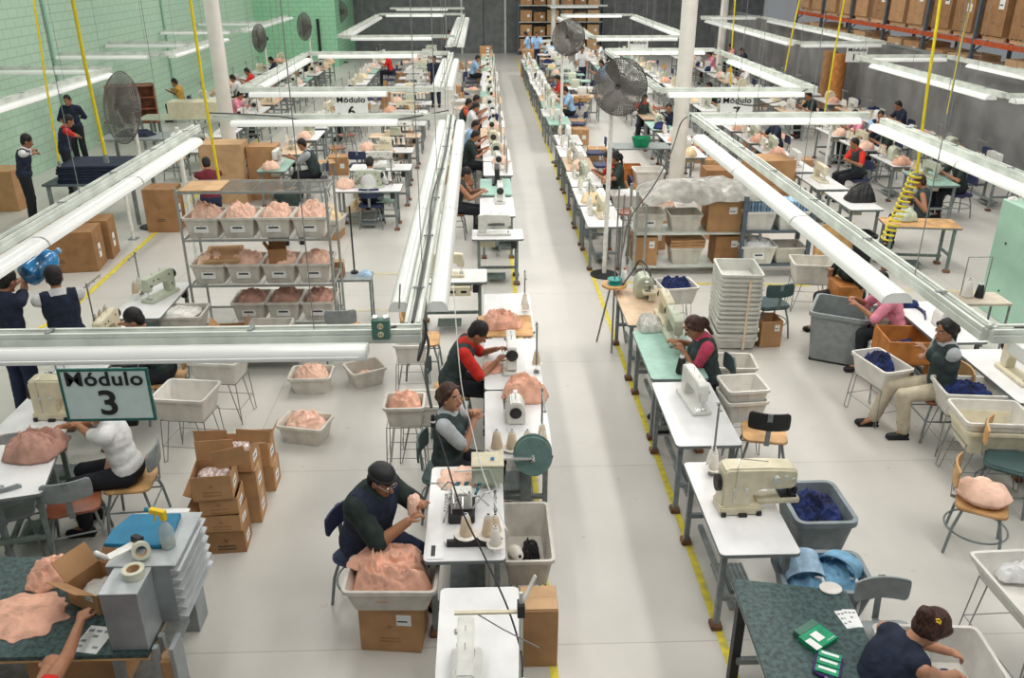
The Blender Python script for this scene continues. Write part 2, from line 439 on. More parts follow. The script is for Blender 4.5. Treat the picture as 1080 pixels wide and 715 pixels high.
def mk_threadstand(n=2, h=.55, discs=True):
    """pole at the origin, spool arms towards -x"""
    def f():
        t = empty('thread_stand')
        MB().cyl((0, 0, 0), (0, 0, h), .009, n=8).cyl((0, 0, 0), (0, 0, .02), .03, n=12).build('pole', 'wire_gray', t)
        b = MB(); b.bar((.06, 0, h - .03), (-.2 * (n - 1) / 1.0 * .7 - .08, 0, h - .03), .016, .01)
        for k in range(n): b.ring((-.04 - k * .14, 0, h - .045), .012, .003, 'x', 10, 4)
        b.build('guide_arm', 'wire_gray', t)
        b = MB(); b.bar((.08, 0, .07), (-.04 - (n - 1) * .14 - .03, 0, .07), .02, .012)
        for k in range(n): b.lathe([(.002, .076), (.062, .078), (.066, .084), (.006, .086), (.005, .2), (.001, .2)], 16, (-.04 - k * .14, -.0, 0))
        b.build('spool_tray', 'cone_white', t, smooth=True)
        return t
    return f
def mk_standfar(n=3, h=.5, cones=False):
    def f():
        b = MB(); b.cyl((0, 0, 0), (0, 0, h), .012, n=5); b.bar((.1, 0, h - .02), (-.3, 0, h - .02), .02); b.bar((.1, 0, .08), (-.3, 0, .08), .02)
        if cones:
            b.m(1)
            for k in range(3): b.cyl((-.04 - .11 * k, 0, .09), (-.04 - .11 * k, 0, .25), .045, .022, 7)
        return b.build('thread_stand', ['wire_gray', 'cone_white'])
    return f
def mk_cone(c='cone_white', s=1.0, far=False):
    def f():
        if far:
            return MB().cyl((0, 0, 0), (0, 0, .16 * s), .045 * s, .022 * s, 8).build('thread_cone', c)
        t = empty('thread_cone')
        MB().lathe([(.035 * s, 0), (.043 * s, .01), (.040 * s, .035 * s), (.026 * s, .125 * s), (.018 * s, .13 * s)], 14).build('thread', c, t, smooth=True)
        MB().lathe([(.018 * s, .128 * s), (.016 * s, .15 * s), (.006 * s, .15 * s), (.004 * s, .14 * s)], 10).m(1).cyl((0, 0, .149 * s), (0, 0, .151 * s), .010 * s, n=8).build('core', ['paper', 'black'], t, smooth=True)
        return t
    return f

def mk_chair(seat='ply', back='ply', frame='steel_gray', style='school', sh=.46, nback=True):
    """sitter faces +y; back at -y"""
    def f():
        t = empty('work_chair' if style != 'stool' else 'stool')
        if style == 'pad':
            MB().prism(rrect(.44, .42, .10, 5), sh - .05, sh).build('seat', seat, t, smooth=True, bevel=.018, seg=3)
        else:
            b = MB(); b.prism(rrect(.41, .39, .07, 4), sh - .016, sh); b.m(1).prism(rrect(.416, .396, .07, 4), sh - .024, sh - .014)
            b.build('seat', [seat, 'dark_iron'], t, bevel=.003)
        for sx in (-1, 1):
            for sy in (-1, 1):
                MB().tube([(sx * .15, sy * .13, sh - .02), (sx * .19, sy * .18, .25), (sx * .215, sy * .205, 0.0)], .0125, 8).build('leg', frame, t, smooth=True)
        b = MB()
        if style == 'school':
            for a, c in (((-.19, -.18), (.19, -.18)), ((.19, -.18), (.19, .18)), ((.19, .18), (-.19, .18)), ((-.19, .18), (-.19, -.18))): b.cyl((a[0], a[1], .24), (c[0], c[1], .24), .008, n=6)
        else:
            b.ring((0, 0, .2), .245, .009, 'z', 28, 6)
        b.build('foot_ring', frame, t, smooth=True)
        if nback:
            b = MB(); b.bar((0, -.12, sh - .03), (0, -.235, sh - .02), .045, .006); b.bar((0, -.235, sh - .02), (0, -.265, sh + .33), .045, .006); b.build('back_bracket', frame, t)
            P = []
            for k in range(13):
                a = (k - 6) / 6 * .19; P.append((a, -.245 - .0 + .035 * (a / .19) ** 2))
            pts = P + [(x, y - .016) for x, y in P[::-1]]
            rg = []
            for z, sc in ((sh + .15, .86), (sh + .165, .97), (sh + .20, 1), (sh + .27, 1), (sh + .31, .97), (sh + .325, .84)): rg.append([(x * sc, y, z) for x, y in pts])
            MB().loft(rg).build('backrest', back, t, smooth=True)
        return t
    return f

def mk_tub(L=.60, Wd=.40, H=.22, col='bin_white', label=False, name='plastic_bin', taper=.82):
    """open tapered bin with rim"""
    def f():
        t = empty(name) if label else None
        b = MB(); th = .006
        o0 = rrect(L * taper, Wd * taper, .03, 3); o1 = rrect(L, Wd, .035, 3)
        rim = rrect(L + .035, Wd + .035, .045, 3)
        i1 = rrect(L - 2 * th, Wd - 2 * th, .03, 3); i0 = rrect(L * taper - 2 * th, Wd * taper - 2 * th, .027, 3)
        Z = lambda P, z: [(x, y, z) for x, y in P]
        b.loft([Z(o0, 0), Z(o1, H - .03), Z(rim, H - .03), Z(rim, H - .022), Z(rim, H), Z(i1, H), Z(i0, th)])
        # ribs in the side
        for k in (-1, 0, 1):
            for s in (-1, 1):
                x = k * L * .24
                b.bar((x * taper, s * (Wd * taper / 2 + .002), .01), (x, s * (Wd / 2 + .001), H - .03), .012, .008)
        if not label: return b.build(name, col)
        b.build('body', col, t)
        T = Matrix.Rotation(-math.atan2(Wd * (1 - taper) / 2, H), 4, 'X')
        MB().box(-.09, .09, -Wd * (taper + (1 - taper) * .5) / 2 - .009, -Wd * (taper + (1 - taper) * .5) / 2 - .006, H * .3, H * .72).m(1).box(-.06, .06, -Wd * (taper + (1 - taper) * .5) / 2 - .011, -Wd * (taper + (1 - taper) * .5) / 2 - .008, H * .48, H * .56).build('paper_label', ['paper', 'ink'], t, rot=(0, 0, 0))
        return t
    return f

def mk_bigbin(L=.7, Wd=.5, H=.7, col='plastic_gray', taper=.8):
    def f():
        t = empty('storage_tub'); th = .01
        Z = lambda P, z: [(x, y, z) for x, y in P]
        o0 = rrect(L * taper, Wd * taper, .05); o1 = rrect(L, Wd, .06); rim = rrect(L + .05, Wd + .05, .08); i1 = rrect(L - .02, Wd - .02, .055); i0 = rrect(L * taper - .02, Wd * taper - .02, .045)
        MB().loft([Z(o0, .03), Z(o1, H - .06), Z(rim, H - .05), Z(rim, H), Z(i1, H), Z(i0, .04)]).build('body', col, t)
        MB().box(-L * taper / 2, L * taper / 2, -Wd * taper / 2, Wd * taper / 2, 0, .04).build('base', 'dark_iron', t, bevel=.01)
        return t
    return f

def mk_hairpin(L=.55, Wd=.36, H=.5, col='wire_gray'):
    """wire trestle that carries a bin"""
    def f():
        t = empty('wire_stand')
        b = MB(); b.tube([(-L / 2, -Wd / 2, H), (L / 2, -Wd / 2, H), (L / 2, Wd / 2, H), (-L / 2, Wd / 2, H)], .006, 6, closed=True); b.build('top_frame', col, t)
        for sx in (-1, 1):
            for sy in (-1, 1):
                x, y = sx * L / 2, sy * Wd / 2
                MB().tube([(x, y, H), (x * 1.12, y * 1.15, .012), (x * 1.05, y * .95, .006), (x * .62, y, H)], .0055, 6).build('leg', col, t)
        MB().tube([(-L / 2 * 1.07, -Wd / 2 * 1.08, H * .4), (L / 2 * 1.07, -Wd / 2 * 1.08, H * .4), (L / 2 * 1.07, Wd / 2 * 1.08, H * .4), (-L / 2 * 1.07, Wd / 2 * 1.08, H * .4)], .004, 5, closed=True).build('brace', col, t)
        return t
    return f

def mk_carton(w=.45, d=.32, h=.35, opened=False, col='carton', mark=True, sticker='front', flaps=(60, 100, 120, 70), cut=.5, name='cardboard_box', far=False, sealed_tape=True):
    """front face at -y"""
    def f():
        if far:
            b = MB(); b.box(-w / 2, w / 2, -d / 2, d / 2, 0, h); b.m(1).box(-.03, .03, -d / 2 - .002, d / 2 + .002, h - .08, h + .002)
            b.m(2).box(w * .1, w * .32, -d / 2 - .003, -d / 2, h * .4, h * .65)
            return b.build(name, [col, 'tape', 'paper'])
        t = empty(name); th = .006
        b = MB()
        if opened:
            b.box(-w / 2, w / 2, -d / 2, d / 2, 0, th)
            b.box(-w / 2, w / 2, -d / 2, -d / 2 + th, 0, h).box(-w / 2, w / 2, d / 2 - th, d / 2, 0, h)
            b.box(-w / 2, -w / 2 + th, -d / 2 + th, d / 2 - th, 0, h).box(w / 2 - th, w / 2, -d / 2 + th, d / 2 - th, 0, h)
            b.build('body', col, t)
            # flaps: hinge along the top edges, angle from closed (0) outward
            fl = d * cut
            for nm, a in zip('nsew', flaps):
                if a is None: continue
                a = R(a); c, s_ = math.cos(a), math.sin(a)
                q = MB()
                if nm == 'n': q.bar((0, d / 2, h), (0, d / 2 - fl * c, h + fl * s_), w - .01, .005)
                if nm == 's': q.bar((0, -d / 2, h), (0, -d / 2 + fl * c, h + fl * s_), w - .01, .005)
                if nm == 'e': q.bar((w / 2, 0, h), (w / 2 - fl * c, 0, h + fl * s_), d - .01, .005)
                if nm == 'w': q.bar((-w / 2, 0, h), (-w / 2 + fl * c, 0, h + fl * s_), d - .01, .005)
                q.build('flap', col, t)
        else:
            b.box(-w / 2, w / 2, -d / 2, d / 2, 0, h)
            b.m(1).box(-w / 2, w / 2, -.0015, .0015, h - .001, h + .0008)
            b.build('body', [col, 'ink'], t, bevel=.004)
            if sealed_tape:
                MB().box(-w / 2 - .001, w / 2 + .001, -.03, .03, h, h + .0015).box(-w / 2 - .0015, -w / 2, -.03, .03, h - .08, h + .001).box(w / 2, w / 2 + .0015, -.03, .03, h - .08, h + .001).build('packing_tape', 'tape', t)
        if mark:
            b = MB(); z = h * .58
            for k in range(4):
                a = k * PI / 2 + .3; b.prism([(0.004 * math.cos(a + 1.5), z + .004 * math.sin(a + 1.5)), (.03 * math.cos(a), z + .03 * math.sin(a)), (.004 * math.cos(a - 1.5), z + .004 * math.sin(a - 1.5))], -d / 2 - .0015, -d / 2, 'xz')
            for k in range(2):
                for j in range(9): b.box(-.075 + j * .017, -.075 + j * .017 + .012, -d / 2 - .0015, -d / 2, h * .3 - k * .03, h * .3 - k * .03 + .014)
            b.build('printed_mark', 'carton_dark' if col != 'carton_dark' else 'ink', t)
        if sticker == 'front':
            MB().box(w * .12, w * .36, -d / 2 - .002, -d / 2, h * .62, h * .86).m(1).box(w * .14, w * .30, -d / 2 - .003, -d / 2 - .0015, h * .70, h * .73).build('shipping_label', ['paper', 'ink'], t)
        if sticker == 'side':
            MB().box(w / 2, w / 2 + .002, -.07, .05, h * .25, h * .6).m(1).box(w / 2 + .0015, w / 2 + .003, -.05, .02, h * .4, h * .46).build('shipping_label', ['paper', 'ink'], t)
        return t
    return f

def heap_mesh(w, l, h, mtl, seed=0, res=40, fold=1.0, name='heap', edge=.15, mats=None, droop=0.0):
    """crumpled cloth: rings of an irregular dome, displaced by warped ridges"""
    off = Vector((seed * 7.3, seed * 3.1, seed * 1.7)); n = res; rings = []
    K = res // 2
    bm = bmesh.new(); vs = []
    def pt(r, a):
        e = 1 + edge * noise.noise(Vector((math.cos(a) * 1.3, math.sin(a) * 1.3, seed))) + edge * .5 * noise.noise(Vector((math.cos(a) * 4, math.sin(a) * 4, seed + 5)))
        ca, sa = math.cos(a), math.sin(a)
        sq = 1 / max(abs(ca), abs(sa)) ** .45
        x = w / 2 * r * ca * sq * e; y = l / 2 * r * sa * sq * e
        p = Vector((x, y, 0)) + off
        wv = Vector((noise.noise(p * 5), noise.noise(p * 5 + Vector((9, 9, 9))), 0))
        q = p * 7 + wv * 1.8
        ly = noise.noise(p * 4.2 + wv * 1.2 + Vector((2, 7, 1))) * 2.6; saw = ly - math.floor(ly)
        ridge = (1 - abs(noise.noise(q)) * 2.4) ** 2 * .040 + (1 - abs(noise.noise(q * 2.1 + Vector((3, 1, 2)))) * 2.4) ** 2 * .020 + (1 - abs(noise.noise(q * 4.3)) * 2.4) * .006 + .040 * min(saw, (1 - saw) * 7)
        dome = (1 - r ** 2.6)
        z = h * dome * (.72 + .45 * noise.noise(p * 3.1)) + ridge * fold * min(1, (1.02 - r) * 5) * min(1.0, h * 5)
        z = max(z, 0.0) - (droop * max(0, r - .8) * 5)
        return Vector((x + wv.x * .02, y + wv.y * .02, z))
    top = bm.verts.new(pt(0, 0)); prev = None
    for i in range(1, K + 1):
        r = i / K; ring = [bm.verts.new(pt(r, 2 * PI * k / n)) for k in range(n)]
        for k in range(n):
            if prev is None: bm.faces.new((top, ring[k], ring[(k + 1) % n]))
            else: bm.faces.new((prev[k], ring[k], ring[(k + 1) % n], prev[(k + 1) % n]))
        prev = ring
    low = [bm.verts.new((v.co.x * .97, v.co.y * .97, min(v.co.z, 0) - .004)) for v in prev]
    for k in range(n): bm.faces.new((prev[k], low[k], low[(k + 1) % n], prev[(k + 1) % n]))
    bm.faces.new(low[::-1])
    bmesh.ops.recalc_face_normals(bm, faces=bm.faces)
    me = bpy.data.meshes.new(name); bm.to_mesh(me); bm.free()
    me.materials.append(M[mtl]); me.polygons.foreach_set('use_smooth', [True] * len(me.polygons))
    return me
HEAPN = [0]
def heap(loc, w, l, h, mtl, label, cat='fabric', group=None, name='fabric_pile', rz=0, seed=None, res=76, fold=1.0, edge=.15, droop=0.0, stuff=True):
    HEAPN[0] += 1
    o = bpy.data.objects.new(name, heap_mesh(w, l, h, mtl, HEAPN[0] if seed is None else seed, res, fold, name, edge, droop=droop)); COL.objects.link(o)
    o.location = loc; o.rotation_euler = (0, 0, rz)
    return tag(o, label, cat, group, 'stuff' if stuff else None)
def mk_farheap(w, l, h, mtl, seed):
    def f():
        o = bpy.data.objects.new('fabric_pile', heap_mesh(w, l, h, mtl, seed, 18, 1, 'fabric_pile')); COL.objects.link(o); return o
    return f

def mk_fan(rad=.42, ph=1.9, polecol='post_white', tilt=0, ox=0.0):
    """cage faces -y, the motor behind; post to the floor at the origin"""
    def f():
        t = empty('pedestal_fan'); z = ph + .1
        T = Matrix.Translation((ox, -.12, z)) @ Matrix.Rotation(R(tilt), 4, 'X')
        b = MB()
        def P(r, a, y): return T @ Vector((r * math.cos(a), y, r * math.sin(a)))
        for side in (-1, 1):
            for j in range(1, 19):
                r = rad * j / 18; y = side * .11 * math.sqrt(max(0, 1 - (j / 18) ** 3))
                b.tube([P(r, 2 * PI * k / 28, y) for k in range(28)], .0048 if j < 18 else .010, 3, closed=True)
            for k in range(64):
                a = 2 * PI * k / 64; b.tube([P(rad * q, a, side * .11 * math.sqrt(max(0, 1 - q ** 3))) for q in (.1, .5, .8, .95, 1)], .0046, 3)
        b.build('cage', 'fan_wire', t)
        b = MB()
        for k in range(3):
            a = k * 2 * PI / 3; rg = []
            for r, wd in ((.06, .10), (.2, .24), (.33, .26), (.385, .12)):
                c = Vector((r * math.cos(a), 0, r * math.sin(a))); s = Vector((-math.sin(a), 0, math.cos(a))); n = Vector((0, 1, 0)); dv = (s * .85 + n * .5) * wd * .5
                rg.append([T @ (c + dv + n * .003), T @ (c - dv + n * .003), T @ (c - dv - n * .003), T @ (c + dv - n * .003)])
            b.loft(rg)
        b.build('blade', 'fan_blade', t)
        b = MB(); b.cyl(T @ Vector((0, -.04, 0)), T @ Vector((0, .30, 0)), .075, .065, 16); b.build('motor', 'dark_iron', t, smooth=True)
        b = MB(); b.cyl((0, 0.05, 0), (0, .05, z - .04), .035, n=12); b.cyl((0, .05, z - .06), (ox, .05, z), .02, n=10); b.build('post', polecol, t, smooth=True)
        MB().lathe([(.0, 0), (.22, 0), (.22, .02), (.05, .04), (.0, .04)], 24, (0, .05, 0)).build('base_plate', 'dark_iron', t, smooth=True)
        return t
    return f

# ------------------------------------------------------------ people
def ik(a, h, l1, l2, hint):
    a = Vector(a); h = Vector(h); d = h - a; D = min(d.length, (l1 + l2) * .995); dn = d.normalized()
    x = (l1 * l1 - l2 * l2 + D * D) / (2 * D); y = math.sqrt(max(0, l1 * l1 - x * x))
    s = Vector(hint); s = (s - dn * s.dot(dn)).normalized()
    return a + dn * x + s * y, a + dn * D
def remeshed(b, name, voxel, mats, smooth=4, wr=0.0):
    me = b.mesh(name + '_raw', [])
    o = bpy.data.objects.new(name + '_raw', me); COL.objects.link(o)
    md = o.modifiers.new('r', 'REMESH'); md.mode = 'VOXEL'; md.voxel_size = voxel; md.use_smooth_shade = True
    ms = o.modifiers.new('s', 'SMOOTH'); ms.iterations = smooth; ms.factor = .5
    dg = bpy.context.evaluated_depsgraph_get()
    m2 = bpy.data.meshes.new_from_object(o.evaluated_get(dg)); m2.name = name
    bpy.data.objects.remove(o); bpy.data.meshes.remove(me)
    if wr:
        for v in m2.vertices:
            p = v.co; q = p * 14 + Vector((noise.noise(p * 6), noise.noise(p * 6 + Vector((4, 4, 4))), 0)) * 1.5
            v.co = p + v.normal * ((1 - abs(noise.noise(q)) * 2) * wr)
    for q in mats: m2.materials.append(M[q])
    m2.polygons.foreach_set('use_smooth', [True] * len(m2.polygons))
    return m2

def hand(b, wrist, d, palm, side, curl=.5, s=1.0):
    """palm and five separate fingers; d = direction of the fingers, palm = the way the palm faces"""
    d = Vector(d).normalized(); n = Vector(palm); n = (n - d * n.dot(d)).normalized(); x = d.cross(n) * side
    w = Vector(wrist)
    T = Matrix.Translation(w + d * .048 * s) @ Matrix((x, d, n)).transposed().to_4x4()
    b.sph((0, 0, 0), (.040 * s, .052 * s, .017 * s), 12, 8, T)
    for i, (fx, ln) in enumerate(((-.031, .062), (-.010, .074), (.011, .070), (.031, .054))):
        base = w + d * (.085 - .006 * abs(i - 1.2)) * s + x * fx * s
        a = curl * (.9 + .12 * i); d1 = d * math.cos(a * .6) + n * math.sin(a * .6); d2 = d * math.cos(a * 1.6) + n * math.sin(a * 1.6); d3 = d * math.cos(a * 2.3) + n * math.sin(a * 2.3)
        p1 = base + d1 * ln * .45 * s; p2 = p1 + d2 * ln * .33 * s; p3 = p2 + d3 * ln * .25 * s
        b.cap2(base - d1 * .01, p1, .0092 * s, .0086 * s, 8); b.cap2(p1, p2, .0086 * s, .0078 * s, 8); b.cap2(p2, p3, .0078 * s, .0066 * s, 8)
    tb = w + d * .028 * s - x * .034 * s; t1 = (d * .72 - x * .62 + n * .28).normalized(); t2 = (d * .9 - x * .15 + n * .42).normalized()
    q1 = tb + t1 * .036 * s; q2 = q1 + t2 * .030 * s
    b.cap2(tb, q1, .0125 * s, .0105 * s, 8); b.cap2(q1, q2, .0105 * s, .0080 * s, 8)

def mk_person(pose='sit', hands=((.18, .45, .86), (-.18, .45, .86)), lean=12, twist=0, head_yaw=0, head_pitch=-25, skin='skin_tan', shirt='shirt_white',
              sleeve=.75, vest=None, trousers='pants_black', hair='hair_black', hairstyle='short', size=1.0, near=True, voxel=.0075, female=False, curl=.6, seat=.47, knees=None, feet=None, palmdir=(0, -.1, -1), cap=None, glasses=False, badge=False, bulk=1.0):
    """faces +y, origin on the floor under the seat; twist, yaw in degrees"""
    def f():
        t = empty('person'); S = size
        V = Vector
        if pose == 'sit':
            pel = V((0, 0, seat + .10))
            kn = knees or ((.12, .43, seat + .03), (-.12, .43, seat + .03)); ft = feet or ((.13, .40, .09), (-.13, .40, .09))
        else:
            pel = V((0, 0, .95)); kn = knees or ((.10, .02, .50), (-.10, .02, .50)); ft = feet or ((.11, -.02, .09), (-.11, -.02, .09))
        Rt = Matrix.Rotation(R(twist), 3, 'Z') @ Matrix.Rotation(R(-lean), 3, 'X')
        up = Rt @ V((0, 0, 1)); fw = Rt @ V((0, 1, 0)); rt = Rt @ V((1, 0, 0))
        def Tm(c, ax=None): return Matrix.Translation(c) @ Rt.to_4x4()
        waist = pel + up * .14; chest = pel + up * .32; neckb = pel + up * .46; 
        sw = (.165 if female else .19)
        sh = [neckb - up * .035 + rt * sw * s for s in (1, -1)]
        hd = V((0, 0, 0)); Rh = Matrix.Rotation(R(twist + head_yaw), 3, 'Z') @ Matrix.Rotation(R(head_pitch), 3, 'X')
        neck_t = neckb + up * .06 + (Rh @ V((0, .02, 0)))
        hc = neck_t + Rh @ V((0, .025, .105))
        Th = Matrix.Translation(hc) @ Rh.to_4x4()
        el = []; wr = []
        for i, s in enumerate((1, -1)):
            tgt = V(hands[i]); e, w = ik(sh[i], tgt, .29, .255, rt * s * .7 - V((0, .25, .8))); el.append(e); wr.append(w)
        vx = voxel if near else .02
        def torso(b, g, low=True, arm=True):
            g = g + .16 * (bulk - 1)
            b.sph((0, 0, 0), ((.150 if female else .160) + g, .105 + g, .19 + g), 16, 12, Tm(pel + up * .33))
            b.sph((0, 0, 0), ((.125 if female else .145) + g, .10 + g, .16 + g), 16, 12, Tm(pel + up * .17 + fw * .008))
            b.sph((0, 0, 0), (.165 + g, .115 + g, .12 + g), 16, 10, Tm(pel + up * .03))
            b.cap2(sh[0] - rt * .03, sh[1] + rt * .03, .058 + g, .058 + g, 12)
            b.cap2(neckb - up * .03, neckb + up * .01, .085 + g, .062 + g * .6, 12)
            if female: 
                for s in (1, -1): b.sph((0, 0, 0), (.06 + g * .5, .055 + g * .5, .06 + g * .5), 10, 8, Tm(chest + fw * .085 + rt * s * .065))
        # body
        b = MB(); torso(b, 0)
        b.cap2(neckb - up * .02, neck_t + Rh @ V((0, .0, .03)), .058, .052, 12)
        b.sph((0, 0, 0), (.073, .093, .105), 16, 14, Th @ Matrix.Translation((0, -.008, .02)))
        b.sph((0, 0, 0), (.056, .068, .085), 14, 12, Th @ Matrix.Translation((0, .018, -.035)))
        b.sph((0, 0, 0), (.030, .022, .020), 10, 8, Th @ Matrix.Translation((0, .062, -.092)))
        if near:
            b.cap2(Th @ V((0, .084, .005)), Th @ V((0, .106, -.028)), .009, .015, 8)
            b.sph((0, 0, 0), (.024, .010, .008), 8, 6, Th @ Matrix.Translation((0, .086, -.058)))
            b.cap2(Th @ V((-.035, .080, .028)), Th @ V((.035, .080, .028)), .010, .010, 8)
            for s in (1, -1): b.sph((0, 0, 0), (.010, .020, .032), 8, 6, Th @ Matrix.Translation((s * .076, -.005, -.008)))
        for i in (0, 1):
            b.cap2(sh[i], el[i], .050 * bulk, .040 * bulk, 12); b.cap2(el[i], wr[i], .040 * bulk, .027 * bulk, 12)
            s = 1 if i == 0 else -1
            if near: hand(b, wr[i], (wr[i] - el[i]), palmdir, s, curl)
            else: b.cap2(wr[i], wr[i] + (wr[i] - el[i]).normalized() * .12, .035, .022, 8)
        for i, s in enumerate((1, -1)):
            hip = pel + V((s * .09, 0, -.02)); b.cap2(hip, kn[i], .085, .058, 12); b.cap2(kn[i], ft[i], .058, .038, 12); b.cap2(ft[i], V(ft[i]) + V((0, .12, -.05)), .036, .03, 8)
        me = remeshed(b, 'body', vx, [skin, 'lips', 'hair_black'], 3)
        if near:
            inv = Th.inverted()
            for p in me.polygons:
                c = inv @ p.center
                if c.y > .07 and abs(c.x) < .024 and -.068 < c.z < -.05: p.material_index = 1
                if c.y > .055 and .012 < abs(c.x) < .046 and .030 < c.z < .040: p.material_index = 2
        body = bpy.data.objects.new('body', me); COL.objects.link(body); body.parent = t
        # clothes
        def cloth(nm, fill, m, v=.012, wv=.004):
            q = MB(); fill(q); me = remeshed(q, nm, v if near else .022, [m], 3, wv if near else 0)
            o = bpy.data.objects.new(nm, me); COL.objects.link(o); o.parent = t; return o
        def fshirt(q):
            torso(q, .014)
            for i in (0, 1):
                e = sh[i].lerp(el[i], min(1, sleeve)); q.cap2(sh[i], e, .066 * bulk, .060 * bulk, 12)
                q.cap2(sh[i], e + (el[i] - sh[i]).normalized() * .001, .066, .058, 12)
                if sleeve > 1: q.cap2(el[i], el[i].lerp(wr[i], (sleeve - 1)), .056, .044, 12)
        if sleeve > 0: cloth('shirt', fshirt, shirt)
        if vest or sleeve <= 0:
            def fv(q):
                g = .026 + .16 * (bulk - 1)
                q.sph((0, 0, 0), (.158 + g, .105 + g, .20 + g), 16, 12, Tm(pel + up * .30))
                q.sph((0, 0, 0), (.140 + g, .10 + g, .17 + g), 16, 12, Tm(pel + up * .14)); q.sph((0, 0, 0), (.165 + g, .115 + g, .10 + g), 16, 10, Tm(pel + up * .03))
                q.cap2(sh[0] - rt * .055, sh[1] + rt * .055, .055 + g, .055 + g, 12)
                if female:
                    for s in (1, -1): q.sph((0, 0, 0), (.085, .082, .085), 10, 8, Tm(chest + fw * .085 + rt * s * .06))
            cloth('vest' if sleeve > 0 else 'sleeveless_top', fv, vest or shirt)
        def fp(q):
            q.sph((0, 0, 0), (.178, .13, .12), 16, 10, Tm(pel))
            for i, s in enumerate((1, -1)):
                hip = pel + V((s * .09, 0, -.02)); q.cap2(hip, kn[i], .098 * bulk, .072 * bulk, 12); a = V(ft[i]); k = V(kn[i]); q.cap2(k, a + (k - a).normalized() * .03, .078, .060, 12)
        cloth('trousers', fp, trousers)
        for i in (0, 1):
            q = MB(); a = V(ft[i]); q.cap2((a.x, a.y - .02, .045), (a.x * 1.1, a.y + .15, .035), .045, .036, 10); q.box(a.x - .04, a.x + .04, a.y - .06, a.y + .16, 0, .02)
            q.build('shoe', 'shoe', t, smooth=True)
        # hair
        def fh(q):
            q.sph((0, 0, 0), (.081, .094, .090), 16, 12, Th @ Matrix.Translation((0, -.022, .046)))
            q.sph((0, 0, 0), (.078, .060, .085), 14, 10, Th @ Matrix.Translation((0, -.052, .0)))
            if hairstyle == 'full': q.sph((0, 0, 0), (.088, .098, .095), 16, 12, Th @ Matrix.Translation((0, -.022, .052)))
            if hairstyle in ('bun', 'tied'):
                q.sph((0, 0, 0), (.048, .045, .045), 12, 8, Th @ Matrix.Translation((0, -.125, .045 if hairstyle == 'bun' else -.02)))
                q.cap2(Th @ V((0, -.08, .02)), Th @ V((0, -.12, .02)), .05, .04)
                for s in (1, -1): q.cap2(Th @ V((s * .055, .035, .07)), Th @ V((s * .07, -.03, -.02)), .026, .026)
            if hairstyle == 'tied': q.cap2(Th @ V((0, -.12, -.02)), Th @ V((0, -.13, -.17)), .03, .014)
        cloth('hair', fh, hair, .009, .003)
        if cap:
            q = MB(); q.sph((0, 0, 0), (.088, .102, .070), 18, 12, Th @ Matrix.Translation((0, -.012, .075))); q.tube([Th @ V((.087 * math.cos(a), -.01 + .100 * math.sin(a), .060)) for a in [2 * PI * k / 20 for k in range(20)]], .014, 6, closed=True)
            q.build('head_cover', cap, t, smooth=True)
        if near:
            for s in (1, -1): MB().sph((0, 0, 0), (.013, .007, .0065), 8, 6, Th @ Matrix.Translation((s * .030, .084, .012))).m(1).sph((0, 0, 0), (.006, .005, .006), 8, 6, Th @ Matrix.Translation((s * .030, .0885, .012))).build('eye', ['shirt_white', 'black'], t, smooth=True)
        if glasses:
            q = MB()
            for s in (1, -1): q.tube([Th @ V((s * .033 + .024 * math.cos(a), .098, .008 + .017 * math.sin(a))) for a in [2 * PI * k / 14 for k in range(14)]], .002, 4, closed=True); q.cyl(Th @ V((s * .057, .098, .01)), Th @ V((s * .078, 0, .01)), .0025, n=5)
            q.build('spectacles', 'chrome', t)
        if badge:
            q = MB(); q.cyl(chest + fw * .135 + rt * .06 + up * .02, chest + fw * .145 + rt * .06 + up * .02, .028, n=14); q.build('badge', 'paper', t)
        t.scale = (S, S, S)
        return t
    return f
# ============================================================ THE SETTING
def plane_struct(name, pts, m, label=None, th=.1, n=None):
    b = MB(); b.prism(pts, -th, 0, 'xy'); o = b.build(name, m); return struct(o, label)
o = MB().box(-14, 16, -1, 52, -.1, 0).build('floor', 'floor'); struct(o, 'pale grey vinyl floor')
o = MB().box(-10.55, -10.4, -1, 42.1, 0, 6.9).build('wall_left', 'wall_green'); struct(o, 'mint green block wall')
o = MB().box(-10.55, -6.7, 42.0, 42.15, 0, 6.9).build('wall_back_left', 'wall_green2'); struct(o, 'brighter green far wall')
o = MB().box(-6.85, -6.7, 42.15, 48, 0, 6.9).build('wall_recess', 'wall_green2'); struct(o)
o = MB().box(-6.7, 15, 48, 48.2, 0, 6.9).build('wall_back', 'wall_gray'); struct(o, 'grey far wall')
# hanging grey sheeting that closes the sewing hall from the pallet racks: a folded curtain on a frame
b = MB()
n = 220; P = []
for k in range(n + 1):
    y = 5 + k * 41 / n; P.append((11.7 + .035 * math.sin(y * 2.1) + .03 * math.sin(y * 5.3 + 1), y))
for z0, z1 in ((0.02, 2.35),): b.prism(P + [(x + .02, y) for x, y in P[::-1]], z0, z1)
o = b.build('wall_right', 'partition', smooth=True); struct(o, 'grey plastic sheeting partition')
b = MB(); b.bar((11.7, 5, 2.37), (11.7, 46, 2.37), .06)
for k in range(11): b.bar((11.78, 5.5 + k * 4, 0), (11.78, 5.5 + k * 4, 2.37), .06)
o = b.build('trim_1', 'steel_gray'); struct(o, 'steel frame of the partition')
